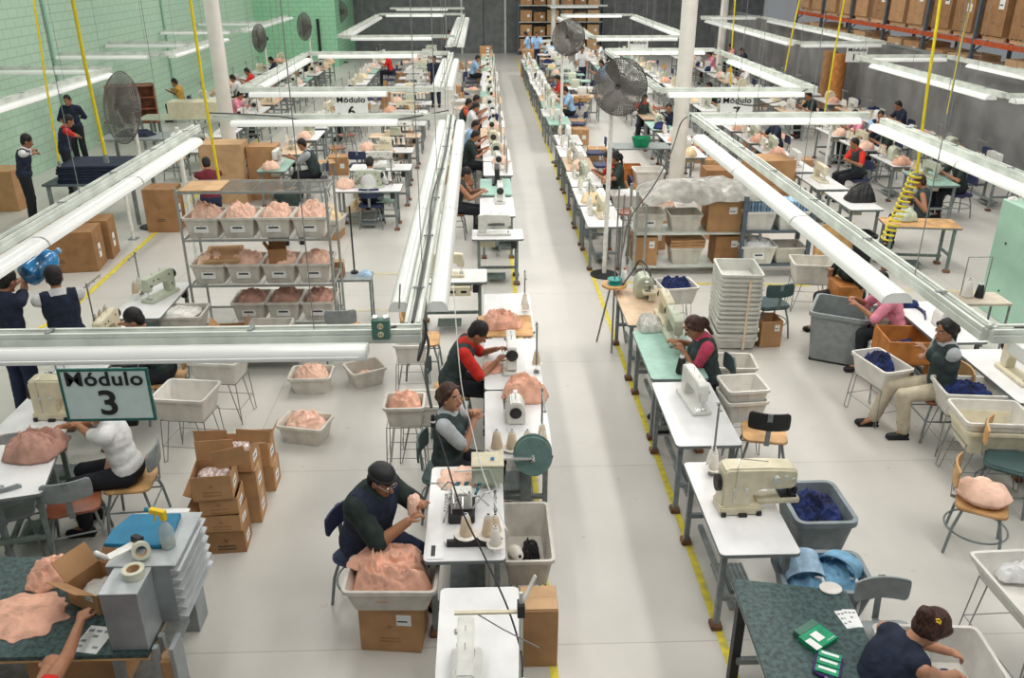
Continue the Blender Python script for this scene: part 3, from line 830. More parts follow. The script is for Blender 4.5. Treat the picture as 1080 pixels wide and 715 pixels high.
# painted lane lines
def line(n, pts, m='line_yellow', w=.06):
    b = MB()
    for i in range(len(pts) - 1):
        p, q = Vector(pts[i]), Vector(pts[i + 1]); d = (q - p).normalized(); s = Vector((-d.y, d.x)) * w / 2
        v = [b.bm.verts.new((*c, .003)) for c in (p - s, q - s, q + s, p + s)]; b.bm.faces.new(v)
    o = b.build('trim_%d' % n, m); struct(o, 'painted floor line')
line(2, [(1.715, 2), (1.715, 46)]); line(3, [(.45, 2), (.45, 14), (.47, 46)])
a_, b_ = at(70, 331), at(181, 230)
line(4, [(a_.x - .9, a_.y - 3.5), (a_.x, a_.y), (b_.x, b_.y), (b_.x - .2, b_.y + 8)], w=.09)
line(5, [(-3, 12.95), (.1, 12.95)], 'line_faint', .08); line(6, [(-3, 11.4), (-.6, 11.4)], 'line_faint', .06)
line(7, [(1.9, 12.45), (5, 12.2)], 'line_yellow', .07); line(8, [(5.6, 12.0), (9.5, 11.7)], 'line_faint', .09)
line(9, [(.47, 26), (1.7, 26)], 'line_faint', .06)

def column(x, y, r, label):
    t = empty('column')
    MB().cyl((0, 0, 0), (0, 0, 6.9), r, n=24).build('shaft', 'column_paint', t, smooth=True)
    MB().lathe([(0, 0), (r + .06, 0), (r + .06, .05), (r + .01, .09), (0, .09)], 24).build('foot', 'column_paint', t, smooth=True)
    t.location = (x, y, 0); t['kind'] = 'structure'; tag(t, label, 'column')
p = at(248, 193); column(p.x, p.y, .155, 'round white column at the left, behind the stacked cartons')
p = at(711, 215); column(p.x, p.y, .15, 'round white column rising behind the covered shelf on the right')
p = at(757, 85); column(p.x, p.y, .15, 'thin far white column beside the grey partition')
p = at(583, 60); column(p.x, p.y, .12, 'farthest white column, by the end of the aisle')

# light posts that carry the lamp runs
def post(u, v, top, label, r=.03):
    p = at(u, v); t = empty('support_post')
    MB().cyl((0, 0, 0), (0, 0, top), r, n=10).build('shaft', 'post_white', t, smooth=True)
    MB().box(-.08, .08, -.08, .08, 0, .012).build('foot_plate', 'steel_gray', t)
    t.location = p; tag(t, label, 'post', 'posts under the lamp runs')
post(141, 252, 1.1, 'short white post beside the big cartons by the left lane line')
post(865, 212, 1.7, 'white post in front of the second row of tables on the right')
post(212, 300, 2.4, 'white post at the left end of the wire rack of bins')

# ------------------------------------------------------------ lamp runs
ORD = ['first', 'second', 'third', 'fourth', 'fifth', 'sixth', 'seventh', 'eighth', 'ninth', 'tenth', 'eleventh', 'twelfth', 'thirteenth', 'fourteenth', 'fifteenth', 'sixteenth', 'seventeenth', 'eighteenth', 'nineteenth', 'twentieth', 'twenty-first', 'twenty-second', 'twenty-third', 'twenty-fourth', 'twenty-fifth', 'twenty-sixth', 'twenty-seventh', 'twenty-eighth']
def mk_lamp(L, w=.21):
    def f():
        t = empty('fluorescent_lamp'); h = w / 2
        prof = [(-h, -.075), (-h * .93, -.045), (-h * .75, -.018), (-h * .42, 0), (h * .42, 0), (h * .75, -.018), (h * .93, -.045), (h, -.075)]
        inner = [(x * .96, z - .005) for x, z in prof[::-1]]
        MB().prism(prof + inner, 0, L, 'xz').build('reflector', 'light_white', t, smooth=True)
        for y in (.0, L - .012): MB().prism(prof, y, y + .012, 'xz').build('end_cap', 'light_white', t)
        for x in (-.05, .05): MB().cyl((x, .05, -.055), (x, L - .05, -.055), .017, n=8).build('tube', 'tube_glow', t, smooth=True)
        return t
    return f
def mk_rail(L):
    def f():
        t = empty('light_rail')
        MB().prism([(-.05, -.03), (.05, -.03), (.05, .02), (.044, .025), (.044, .03), (.05, .035), (.05, .06), (.028, .06), (.028, .045), (-.028, .045), (-.028, .06), (-.05, .06), (-.05, .035), (-.044, .03), (-.044, .025), (-.05, .02)], 0, L, 'xz').build('channel', 'rail_paint', t)
        b = MB(); b.box(-.012, .012, .0, L, .0455, .0475); b.build('slot', 'rail_groove', t)
        k = .6
        while k < L: MB().box(-.04, .04, k, k + .03, .060, .066).build('bracket', 'steel_gray', t); k += 1.22
        return t
    return f
def run(p, q, sides, where, a=0.3, z=2.46, Ll=2.42, cables=True, w=.21, num=None, off=None):
    """one straight run: a rail with lamps hung at the given sides (+1 right, -1 left of p->q)"""
    p = Vector((*p, z)); q = Vector((*q, z)); d = q - p; L = d.length; d.normalize(); rz = math.atan2(d.y, d.x) - PI / 2
    inst(('rail', round(L, 1)), mk_rail(round(L, 1)), p, rz, 'white steel channel rail ' + where, 'rail')
    n = num or max(1, int((L - a) / Ll + .06)); s = Vector((d.y, -d.x, 0))
    for sd in sides:
        for k in range(n):
            c = p + d * (a + k * Ll) + s * sd * (off or (.055 + w / 2)) - Vector((0, 0, .0))
            inst(('lamp', Ll, w), mk_lamp(Ll - .01, w), c, rz, '%s%s white lamp %s' % ('right-hand ' if sd > 0 and len(sides) > 1 else ('left-hand ' if len(sides) > 1 else ''), ORD[k], where), 'lamp', 'lamps ' + where)
    if cables:
        k = 1.0
        while k < L:
            c = p + d * k; H = 4.3
            inst('cable', lambda: MB().cyl((0, 0, 0), (0, 0, 4.3), .004, n=4).build('suspension_cable', 'wire_gray'), c + Vector((0, 0, .045)), 0, '%s cable over the rail %s' % (ORD[int(k / 2.44)], where), 'cable', 'suspension cables')
            k += 2.44
# module 3 (near left), module 6 behind it, and so on down the hall
run((-4.5, 4.88), (-.42, 4.88), (1,), 'across the near left module above the sign', a=-1.05, w=.14)
run((-3.95, 4.9), (-3.95, 12.1), (1,), 'along the left side of the near left module', a=-.05, w=.22, Ll=2.2, num=3)
run((-.46, 4.95), (-.46, 12.75), (-1, 1), 'beside the aisle on the near left module', a=.5, w=.15)
run((-3.95, 12.9), (-.5, 12.9), (1,), 'across the back of the near left module', a=.3)
run((3.12, 4.75), (3.12, 12.75), (-1,), 'along the aisle side of the near right module', a=.75, w=.22, Ll=1.98, num=3, off=.22)
run((3.12, 4.75), (5.6, 4.75), (1,), 'across the near end of the near right module', a=.1)
run((3.05, 12.8), (5.75, 12.8), (1,), 'across the back of the near right module', a=.1)
run((5.75, 4.8), (5.75, 12.3), (-1,), 'along the far right side of the near right module', a=.1)
run((-4.3, 15.8), (-.8, 15.8), (1,), 'over the middle left sign', a=.2)
run((-4.3, 15.9), (-4.3, 22.0), (1,), 'along the left side of the middle left module', a=.6)
run((-.75, 15.8), (-.75, 22.0), (-1, 1), 'beside the aisle on the middle left module', a=.5, w=.16)
run((-4.3, 22.2), (-.8, 22.2), (1,), 'across the back of the middle left module', a=.3)
run((-4.2, 27.2), (-.8, 27.2), (1,), 'across the third module on the left', a=.3)
run((-4.3, 27.3), (-4.3, 38.0), (1,), 'along the left side of the third module', a=.3)
run((-.75, 24.4), (-.75, 38.0), (-1, 1), 'beside the aisle on the third module', a=.3)
run((-4.3, 38.5), (-.8, 38.5), (1,), 'across the back of the third module on the left', a=.3)
run((-4.3, 43.2), (-.8, 43.2), (1,), 'farthest across the left side', a=.3)
run((3.15, 15.5), (5.9, 15.5), (1,), 'behind the middle right sign', a=.1)
run((3.15, 15.6), (3.15, 22.6), (-1,), 'along the aisle side of the middle right module', a=.2)
run((5.95, 15.6), (5.95, 22.6), (-1,), 'along the right side of the middle right module', a=.2)
run((3.15, 22.8), (5.95, 22.8), (1,), 'across the back of the middle right module', a=.1)
run((3.3, 26.8), (6.3, 26.8), (1,), 'across the third module on the right', a=.1)
run((3.3, 27.0), (3.3, 37.5), (-1,), 'along the aisle side of the third right module', a=.2)
run((6.3, 27.0), (6.3, 37.5), (-1,), 'along the far side of the third right module', a=.2)
run((3.3, 37.8), (6.3, 37.8), (1,), 'across the back of the third right module', a=.1)
run((3.3, 45.5), (6.3, 45.5), (1,), 'farthest across the right side', a=.1)
run((8.9, 14.6), (11.1, 14.6), (1,), 'across the near end of the far right module', a=.0, Ll=2.1)
run((8.9, 14.7), (8.9, 20.9), (-1,), 'along the near side of the far right module', a=.1)
run((11.1, 14.7), (11.1, 20.9), (-1,), 'along the partition side of the far right module', a=.1)
run((8.9, 21.0), (11.1, 21.0), (1,), 'across the back of the far right module', a=.0, Ll=2.1)
run((8.8, 24.6), (11.2, 24.6), (1,), 'over the small sign by the partition', a=.0, Ll=2.2)
run((8.8, 24.8), (8.8, 36.0), (-1,), 'along the near side of the far partition module', a=.1)
run((11.2, 24.8), (11.2, 36.0), (-1,), 'along the partition side of the far partition module', a=.1)
run((8.8, 36.3), (11.2, 36.3), (1,), 'across the back of the far partition module', a=.0, Ll=2.2)
run((-7.85, 11.0), (-7.85, 19.0), (1,), 'near the green wall, nearest', a=.3)
run((-10.2, 19.2), (-7.9, 19.2), (1,), 'across to the green wall, nearest', a=.0, Ll=2.2)
run((-10.3, 22.2), (-7.9, 22.2), (1,), 'across to the green wall, second', a=.0, Ll=2.2)
run((-7.75, 22.0), (-7.75, 27.2), (1,), 'near the green wall, second', a=.2)
run((-10.3, 25.2), (-7.9, 25.2), (1,), 'across to the green wall, third', a=.0, Ll=2.2)
run((-10.3, 29.6), (-7.9, 29.6), (1,), 'across to the green wall, fourth', a=.0, Ll=2.2)
run((-7.9, 29.8), (-7.9, 37.2), (1,), 'near the green wall, third', a=.2)
run((-10.3, 33.6), (-7.9, 33.6), (1,), 'across to the green wall, fifth', a=.0, Ll=2.2)

# signs
def sign(loc, w, h, l1, l2, face, label, edge=None, s1=.1, s2=.2, rz=0):
    t = empty('hanging_sign')
    b = MB(); b.box(-w / 2, w / 2, 0, .008, -h, 0); b.build('panel', face, t)
    if edge:
        b = MB(); e = .008
        b.box(-w / 2 - e, w / 2 + e, -.003, .011, -e, e).box(-w / 2 - e, w / 2 + e, -.003, .011, -h - e, -h + e).box(-w / 2 - e, -w / 2 + e, -.003, .011, -h + e, -e).box(w / 2 - e, w / 2 + e, -.003, .011, -h + e, -e)
        b.build('frame', edge, t)
    for s, sz, z in ((l1, s1, -h * .30), (l2, s2, -h * .88)):
        if not s: continue
        c = bpy.data.curves.new('lettering', 'FONT'); c.body = s; c.size = sz; c.align_x = 'CENTER'; c.extrude = .002; c.offset = sz * .017; c.space_character = 1.06
        o0 = bpy.data.objects.new('lettering_curve', c); COL.objects.link(o0); bpy.context.view_layer.update(); me = bpy.data.meshes.new_from_object(o0.evaluated_get(bpy.context.evaluated_depsgraph_get())); bpy.data.objects.remove(o0)
        o = bpy.data.objects.new('lettering', me); COL.objects.link(o); o.parent = t; o.location = (0, -.004, z); o.rotation_euler = (PI / 2, 0, 0); me.materials.clear(); me.materials.append(M['black'])
        o.scale = (1.12, 1, 1)
    b = MB()
    for x in (-w * .42, w * .42): b.cyl((x, .004, 0), (x, .004, .09), .003, n=5)
    b.build('hanger', 'wire_gray', t)
    t.location = loc; t.rotation_euler = (0, 0, rz); tag(t, label, 'sign')
sign((-2.34, 4.75, 2.315), .53, .345, 'Módulo', '3', 'sign_face', 'pale green sign reading Módulo 3 with a dark green edge', 'sign_edge', .13, .235)
p = at(368, 101, 2.42); sign((p.x, 15.6, 2.40), .58, .40, 'Módulo', '6', 'sign_white', 'white sign reading Módulo 6 hanging in the second left module', None, .14, .24)
p = at(780, 101, 2.42); sign((p.x, 15.3, 2.40), .58, .40, 'Módulo', '7', 'sign_white', 'white sign reading Módulo 7 hanging behind the column', None, .14, .24)
p = at(891, 45, 2.42); sign((p.x, 24.42, 2.39), .58, .40, 'Módulo', '11', 'sign_white', 'small white sign with the number 11 near the partition', None, .14, .24)
p = at(674, 42, 2.42); sign((p.x, 26.62, 2.39), .6, .34, 'Módulo', '', 'sign_white', 'small far white Módulo sign behind the round fans', None, .14, .22)

# outlet box at the end of the near left run and its cords
t = empty('outlet_box'); p = at(423, 338, 2.5)
MB().box(-.055, .055, -.03, .03, -.065, .065).build('housing', 'box_green', t, bevel=.006)
for z in (.027, -.027): MB().cyl((0, -.03, z), (0, -.036, z), .019, n=14).m(1).box(-.009, -.005, -.038, -.035, z - .006, z + .006).box(.005, .009, -.038, -.035, z - .006, z + .006).build('socket', ['outlet', 'black'], t)
MB().box(-.045, -.02, -.02, .02, .065, .08).box(.02, .045, -.02, .02, .065, .08).build('clamp', 'chrome', t)
t.location = (-.64, 4.82, 2.535); tag(t, 'green metal outlet box at the end of the near lamp rail', 'outlet')
def wire(pts, r, m, name, label, cat='cable', n=6, sub=8, group=None):
    """smooth tube through the points"""
    P = [Vector(p) for p in pts]; Q = []
    for i in range(len(P) - 1):
        a = P[max(0, i - 1)]; b_ = P[i]; c = P[i + 1]; d = P[min(len(P) - 1, i + 2)]
        for k in range(sub):
            s = k / sub; Q.append(.5 * ((2 * b_) + (c - a) * s + (2 * a - 5 * b_ + 4 * c - d) * s * s + (3 * b_ - a - 3 * c + d) * s ** 3))
    Q.append(P[-1]); o = MB().tube(Q, r, n).build(name, m, smooth=True); return tag(o, label, cat, group)
A = at
wire([(-.6, 4.84, 2.52), A(444, 337, 2.45), A(449, 352, 2.35), A(441, 380, 2.2), A(447, 350, 2.25), A(452, 365, 2.15), A(449, 395, 2.0), A(455, 430, 1.85)], .010, 'cable', 'power_cord', 'thick dark power cord looped under the outlet box')
t = empty('plug_connector'); MB().cyl((0, 0, 0), (0, 0, .035), .018, n=12).build('socket_end', 'black', t); MB().cyl((0, 0, .035), (0, 0, .05), .016, n=12).build('collar', 'paper', t); MB().cyl((0, 0, .05), (0, 0, .09), .017, .012, n=12).build('plug_end', 'black', t)
t.location = A(457, 450, 1.76); tag(t, 'black plug and socket hanging beside the seated woman', 'plug')
wire([A(457, 448, 1.77), A(466, 470, 1.68), A(486, 535, 1.45), A(510, 585, 1.25), A(535, 640, 1.15), A(549, 685, 1.1), A(551, 714, 1.05)], .006, 'black', 'power_cord', 'thin black cord running down over the near machines')
wire([A(478, 300, 2.4), A(486, 400, 1.8), A(497, 450, 1.5), A(510, 500, 1.3), A(535, 560, 1.1)], .004, 'post_white', 'rope', 'thin white rope hanging in front of the man in red')
wire([(-.46, 4.95, 2.52), (-.45, 6.5, 2.535), (-.49, 8.0, 2.535), (-.44, 10, 2.535), (-.46, 12.6, 2.54)], .009, 'cable', 'power_cord', 'dark cable lying along the lamp rail beside the aisle')
wire([(-4.0, 12.86, 2.55), (-3.0, 12.82, 2.5), (-2.2, 12.8, 2.38), (-1.3, 12.82, 2.44), (-.5, 12.9, 2.56)], .010, 'cable', 'power_cord', 'dark cable sagging along the back run of the near left module')
wire([(3.05, 12.7, 2.5), A(718, 130, 2.2), A(708, 160, 1.9), A(690, 195, 1.6), A(665, 230, 1.3), A(657, 262, 1.1), A(653, 290, .95)], .010, 'cable', 'power_cord', 'black cord curving down past the white column to the tan table')
wire([(5.75, 15.4, 2.5), (5.2, 15.3, 2.3), (4.6, 15.3, 2.25), (3.9, 15.35, 2.45)], .010, 'cable', 'power_cord', 'cable sagging above the module 7 sign')
wire([(3.25, 4.72, 2.53), (4.0, 4.72, 2.53), (5.6, 4.75, 2.52)], .006, 'cable', 'power_cord', 'cable along the near end of the right module rail')
# yellow air hoses hanging from the ceiling
def hose(u0, v0, u1, v1, Y, r, label):
    def on(u, v):
        a = (u - 540) / FPX; b2 = (v - 357.5) / FPX
        y = math.cos(PITCH) - b2 * math.sin(PITCH); z = -math.sin(PITCH) - b2 * math.cos(PITCH); c, s = math.cos(YAW), math.sin(YAW)
        X, Yd = a * c + y * s, -a * s + y * c; k = Y / Yd; return Vector((X * k, Y, CH + z * k))
    p, q = on(u0, v0), on(u1, v1); d = (p - q); p = q + d * (1 + 1.2 / max(.3, d.length))
    o = MB().tube([p, p.lerp(q, .33) + Vector((.01, 0, 0)), p.lerp(q, .66) - Vector((.008, 0, 0)), q], r, 8).m(1).cyl(q, q - d.normalized() * .09, r * 1.5, n=8).build('air_hose', ['hose_yellow', 'steel_gray'], smooth=True)
    tag(o, label, 'hose', 'yellow air hoses'); return q
hose(76, 0, 111, 163, 9.5, .020, 'thick yellow air hose crossing in front of the big tilted fan')
hose(35, 0, 62, 170, 14.5, .018, 'thin yellow air hose at the far left by the green wall')
hose(200, 0, 231, 190, 11.5, .020, 'yellow air hose crossing the left white column')
HQ = hose(991, 0, 967, 182, 12.5, .022, 'thick yellow air hose hanging over the coiled hose at the right')
hose(1024, 0, 999, 120, 14.0, .016, 'yellow air hose ending in mid-air before the grey partition')
hose(890, 0, 870, 118, 17.0, .018, 'yellow air hose right of the module 7 sign')
hose(843, 0, 828, 75, 22.0, .018, 'far yellow air hose before the grey partition')
hose(775, 0, 770, 90, 22.0, .016, 'far yellow air hose just right of the white column')
P = []; p0 = A(965, 190, 1.9); p1 = A(945, 262, .75); p1 = Vector((p1.x, p0.y, .75)); p0 = Vector((p0.x, p0.y, 1.75))
p0 = HQ.copy(); p1 = HQ + Vector((-.28, 0, -1.05))
for k in range(14 * 10 + 1):
    s = k / 140; c = p0.lerp(p1, s); a = 2 * PI * k / 10; P.append(c + Vector((.085 * math.cos(a), .085 * math.sin(a), 0)))
tag(MB().tube(P, .014, 6).build('coiled_hose', 'hose_yellow', smooth=True), 'yellow coiled air hose hanging beside the small wooden table', 'hose')
# chain and thin cables seen in the air
wire([A(421, 325, 2.55), A(422, 300, 2.9)], .005, 'wire_gray', 'chain', 'thin chain rising from the outlet box', 'chain')

# ============================================================ AISLE ROWS, NEAR STATIONS
RL, RR = -PI / 2, PI / 2          # operator on the left of the table / on the right
def loc_on(X, Y, rz, x, y, z=0):
    c, s = math.cos(rz), math.sin(rz); return Vector((X + x * c - y * s, Y + x * s + y * c, z))
def threads(key, X, Y, rz, x, y, n, h, col, where, z=.75, s=1.0, rot=0):
    p = loc_on(X, Y, rz, x, y, z)
    inst(('ts', n, h), mk_threadstand(n, h), p, rz + rot, 'steel thread stand ' + where, 'thread stand', 'thread stands')
    for k in range(n):
        cc = col[k % len(col)]
        q = loc_on(p.x, p.y, rz + rot, -.04 - k * .14, 0, z + .084)
        inst(('cone', cc, s), mk_cone(cc, s), q, 0, '%s thread cone on the stand %s' % ({'cone_white': 'white', 'cone_cream': 'cream', 'black': 'black', 'cone_blue': 'dark blue'}[cc], where), 'thread cone', 'thread cones ' + where)

# right of the aisle: white table with the big machine, white, mint and tan tables
TR = mk_table()
inst('tw', TR, (1.93, 5.45, 0), RR, 'white table carrying the big cream bartack machine, right of the aisle', 'table')
inst('bartack', mk_bartack(), (1.93, 5.40, .75), RR + R(2), 'big cream bartack machine on the near white table right of the aisle', 'sewing machine', scale=(1, .88, 1.1))
threads('a', 1.93, 5.45, RR, .42, .1, 1, .66, ['cone_white'], 'on the near white table right of the aisle')
p = (1.98, 5.83, .75)
inst(('cone', 'cone_white', 1.25), mk_cone('cone_white', 1.25), (1.86, 5.98, .752), 0, 'tall white thread cone with a yellow tip behind the big cream machine', 'thread cone', None)
heap((2.02, 5.92, .752), .30, .22, .02, 'shirt_white', 'folded white cloth behind the big cream machine', name='folded_cloth', stuff=False, fold=.2)
inst('tw', TR, (1.93, 6.93, 0), RR, 'white table with the grey-cream machine, second right of the aisle', 'table')
inst(('ls', 'machine_white'), mk_lockstitch('machine_white'), (1.96, 7.1, .75), RR + R(6), 'cream sewing machine on the second white table right of the aisle', 'sewing machine')
inst('tm', mk_table('mint_top'), (1.95, 8.22, 0), RR, 'mint green topped table where the woman in pink sews', 'table')
inst(('ls', 'machine_green'), mk_lockstitch('machine_green', 'black'), (2.08, 8.62, .75), RR, 'sewing machine with a dark head used by the woman in pink', 'sewing machine')
inst(('cone', 'black', 1.3), mk_cone('black', 1.3), (1.98, 7.74, .752), 0, 'black thread cone on the mint green table', 'thread cone')
inst(('cone', 'cone_white', 1.0), mk_cone('cone_white', 1.0), (2.03, 7.66, .752), 0, 'white thread cone beside the black one on the mint table', 'thread cone')
heap((1.87, 8.9, .752), .30, .30, .16, 'film', 'heap of clear plastic wrap at the far end of the mint table', 'plastic', name='plastic_wrap', stuff=True)
inst('tt', mk_table('tan_top'), (1.93, 9.6, 0), RR, 'tan topped table between the mint table and the white post', 'table')
inst(('ol', 'machine_green'), mk_overlock('machine_green'), (1.98, 9.95, .75), RR, 'dark grey-green machine on the tan topped table', 'sewing machine')
inst(('ls', 'cream'), mk_lockstitch('cream', 'black'), (2.10, 9.15, .75), RR, 'cream sewing machine at the near end of the tan table', 'sewing machine')
wire([A(657, 300, .9), A(668, 285, .95), A(676, 275, 1.1), A(686, 290, 1.0), A(683, 315, .8)], .012, 'cable', 'machine_hose', 'black hose arching over the machine on the tan table', 'hose')
# round stand with the teal reel
t = empty('reel_stand'); q = A(648, 300, .85)
MB().cyl((0, 0, .83), (0, 0, .86), .16, n=24).build('round_top', 'ply', t, smooth=True)
for k in range(3):
    a = k * 2.09 + .4; MB().cyl((.05 * math.cos(a), .05 * math.sin(a), .83), (.22 * math.cos(a), .22 * math.sin(a), 0), .013, n=8).build('leg', 'wire_gray', t)
MB().cyl((.0, 0, .86), (0, 0, 2.1), .010, n=8).cyl((.07, .02, .86), (.07, .02, 2.0), .010, n=8).build('rod', 'wire_gray', t)
t.location = (q.x, q.y, 0); tag(t, 'small round-topped reel stand with tall rods by the yellow lane line', 'stand')
o = MB().lathe([(.03, 0), (.09, 0), (.09, .012), (.06, .02), (.06, .05), (.09, .055), (.09, .065), (.03, .065)], 24).build('spool', 'teal', smooth=True); o.location = (q.x, q.y, .862); tag(o, 'teal reel lying on the round reel stand', 'spool')
t = empty('spray_can'); MB().lathe([(0, 0), (.03, 0), (.033, .01), (.033, .15), (.02, .175), (.0, .175)], 14).build('can', 'paper', t, smooth=True); MB().cyl((0, 0, .175), (0, 0, .20), .012, n=10).build('nozzle', 'rack_orange', t); t.location = (q.x + .12, q.y + .02, .862); tag(t, 'white canister standing beside the teal reel', 'canister')

# left of the aisle
XL = -.17
inst('tw', TR, (-.065, 3.95, 0), RL, 'nearest white table left of the aisle, cut by the photo edge', 'table', scale=(1, .9, 1))
inst(('ls', 'machine_white'), mk_lockstitch('machine_white'), (-.14, 3.72, .75), RL, 'white sewing machine on the nearest left aisle table', 'sewing machine')
t = empty('thread_rack'); MB().cyl((0, 0, 0), (0, 0, .75), .011, n=8).build('pole', 'rail_paint', t, smooth=True); MB().bar((-.36, 0, .62), (.02, 0, .62), .022, .012).build('arm', 'cream', t); MB().bar((0, 0, .66), (.08, .05, .82), .02, .01).build('upper_arm', 'post_white', t)
MB().box(-.02, .02, -.03, .03, .60, .68).build('clamp', 'dark_iron', t); MB().tube([(-.25, 0, .62), (-.1, .0, .5), (.1, -.02, .38)], .004, 5).build('thread', 'wire_gray', t)
t.location = (.17, 3.62, .75); tag(t, 'cream thread rack with a slanted arm on the nearest left table', 'thread stand')
inst(('cone', 'cone_cream', 1.2), mk_cone('cone_cream', 1.2), (-.02, 3.52, .752), 0, 'pink-cream thread cone on the nearest left aisle table', 'thread cone')
inst(('cone', 'black', 1.0), mk_cone('black', 1.0), (.06, 3.50, .752), 0, 'small dark cone on the nearest left aisle table', 'thread cone')

inst('tw', TR, (XL, 5.45, 0), RL, 'white table next to the man with the black head cover', 'table')
# the cream box machine with the green disc
t = empty('elastic_feeder')
MB().box(-.16, .16, -.13, .13, .10, .36).build('control_box', 'machine_green', t, bevel=.01, seg=2); MB().box(-.165, .165, -.135, .135, .36, .385).build('lid', 'cream', t, bevel=.006)
MB().box(-.10, .12, -.08, .10, 0, .10).build('base', 'machine_green', t, bevel=.01); MB().cyl((.05, -.02, .385), (.05, -.02, .41), .02, n=12).build('button', 'jug_blue', t)
MB().bar((.02, -.14, .34), (-.34, -.16, .33), .02, .012).bar((.02, -.14, .34), (.10, -.15, .05), .02).build('guide_arm', 'rail_paint', t)
t.location = (.0, 5.80, .75); t.scale = (.78, .8, .6); tag(t, 'cream and green control box machine beside the green disc', 'machine')
t = empty('disc_reel'); q = Vector((.36, 6.02, 0))
MB().lathe([(0, 0), (.155, 0), (.16, .006), (.155, .014), (0, .014)], 40, T=Matrix.Translation((0, 0, .90)) @ Matrix.Rotation(R(62), 4, 'X')).build('front_disc', 'disc_green', t, smooth=True)
MB().lathe([(0, 0), (.155, 0), (.16, .006), (.155, .014), (0, .014)], 40, T=Matrix.Translation((.0, .03, .916)) @ Matrix.Rotation(R(62), 4, 'X')).build('rear_disc', 'disc_green', t, smooth=True)
MB().box(-.10, -.01, .04, .11, .02, .86).build('mast', 'steel_gray', t); MB().box(-.15, .12, -.1, .2, 0, .03).build('base', 'steel_gray', t)
MB().bar((0, -.03, .90), (-.30, -.14, .97), .018).cyl((0, -.05, .88), (0, .05, .92), .02, n=10).build('arm', 'chrome', t)
t.location = (.37, 5.95, 0); tag(t, 'large green disc reel on a grey mast beside the aisle', 'reel')
heap((-.24, 5.88, .752), .34, .36, .035, 'peach_light', 'flat peach garment pieces under the cream machine', edge=.35)
# tangled attachment head
b = MB(); rnd = random.Random(4)
t = empty('coverstitch_machine'); MB().box(-.14, .14, -.10, .10, 0, .07).build('bed', 'dark_iron', t, bevel=.01); MB().box(-.05, .06, -.08, .08, .07, .22).build('housing', 'machine_white', t, bevel=.01)
b = MB()
for k in range(16):
    c = Vector((rnd.uniform(-.12, .12), rnd.uniform(-.09, .09), rnd.uniform(.08, .22))); d = Vector((rnd.uniform(-.1, .1), rnd.uniform(-.1, .1), rnd.uniform(-.05, .08)))
    b.tube([c, c + d + Vector((0, 0, .05)), c + d * 2], .007, 5)
b.build('mechanism', 'chrome', t); b = MB()
for k in range(9):
    c = Vector((-.12 + rnd.uniform(-.05, .05), rnd.uniform(-.1, .1), .04)); b.tube([c, c + Vector((-.04, .03, .1)), c + Vector((.02, .05, .14)), c + Vector((.08, 0, .08))], .009, 6)
b.build('air_tube', 'cone_blue', t)
b = MB()
for k in range(6): b.cyl((-.1 + k * .04, -.1, .1), (-.1 + k * .04, -.13, .1), .012, n=8)
b.build('dial', 'chrome', t); PROTO['cover'] = [t, False]
inst('cover', None, (-.20, 5.40, .75), RL, 'tangled metal attachment machine beside the man in the navy vest', 'sewing machine')
for q, lb in (((-.16, 5.05), 'left of two'), ((.0, 5.04), 'right of two')):
    o = inst('dish', lambda: MB().lathe([(0, 0), (.03, 0), (.085, .015), (.088, .022), (.0, .018)], 22).build('spool_dish', 'cone_white', smooth=True), (q[0], q[1], .80), 0, 'cream spool dish, %s, near end of the green disc table' % lb, 'dish', 'spool dishes')
    inst(('cone', 'cone_cream', 1.15), mk_cone('cone_cream', 1.15), (q[0], q[1], .82), 0, 'cream thread cone on its dish, %s, beside the navy-vested man' % lb, 'thread cone', 'cream cones at the near end')
tag(MB().box(-.30, .10, 4.99, 5.02, .752, .80).box(-.25, .09, 5.02, 5.07, .78, .80).build('spool_bar', 'dark_iron'), 'dark iron spool bar carrying the two cream cones', 'bar')
threads('b', XL, 5.45, RL, .36, .22, 2, .42, ['cone_cream', 'cone_white'], 'on the table with the green disc', rot=R(180))
o = MB().box(-.06, .06, -.09, .09, 0, .002).m(1).box(-.03, .0, -.06, .06, .002, .003).build('paper_tag', ['paper', 'ink']); o.location = (-.38, 4.95, .751); tag(o, 'white printed tag on the near corner of the table', 'paper')
o = MB().box(-.03, .03, -.02, .02, 0, .03).build('small_box', 'paper', bevel=.005); o.location = (-.29, 5.03, .751); o.rotation_euler = (0, 0, .5); tag(o, 'small white box beside the printed tag', 'box')
XL = .27
inst('tw', TR, (XL, 6.80, 0), RL, 'white table next to the woman in the grey-green vest', 'table')
inst(('ol', 'machine_white'), mk_overlock('machine_white'), (.26, 6.85, .75), RL, 'white overlock machine in front of the woman in the grey-green vest', 'sewing machine', scale=.8)
threads('c', XL, 6.80, RL, .42, .2, 3, .55, ['cone_cream', 'cone_cream', 'cone_cream'], "beside the woman in the vest", rot=R(90) * 2)
for q, lb in ((524, 'left'), (540, 'middle'), (556, 'right')):
    c = at(q, 474, .752); inst('dish', None, c, 0, 'cream spool dish, %s of three before the woman in the vest' % lb, 'dish'); inst(('cone', 'cone_cream', 1.15), None, c + Vector((0, 0, .022)), 0, 'cream thread cone, %s of three before the woman in the vest' % lb, 'thread cone')
heap((.36, 7.28, .752), .44, .36, .22, 'peach', 'high pile of peach garments between the woman and the man in red', fold=1.3)
inst('tw', TR, (XL, 8.05, 0), RL, 'white table at which the man in red sews', 'table')
inst(('ls', 'machine_white'), mk_lockstitch('machine_white'), (.26, 7.98, .75), RL, 'white sewing machine used by the man in red', 'sewing machine')
threads('d', XL, 8.05, RL, .25, .24, 1, .55, ['cone_cream'], 'beside the machine of the man in red')
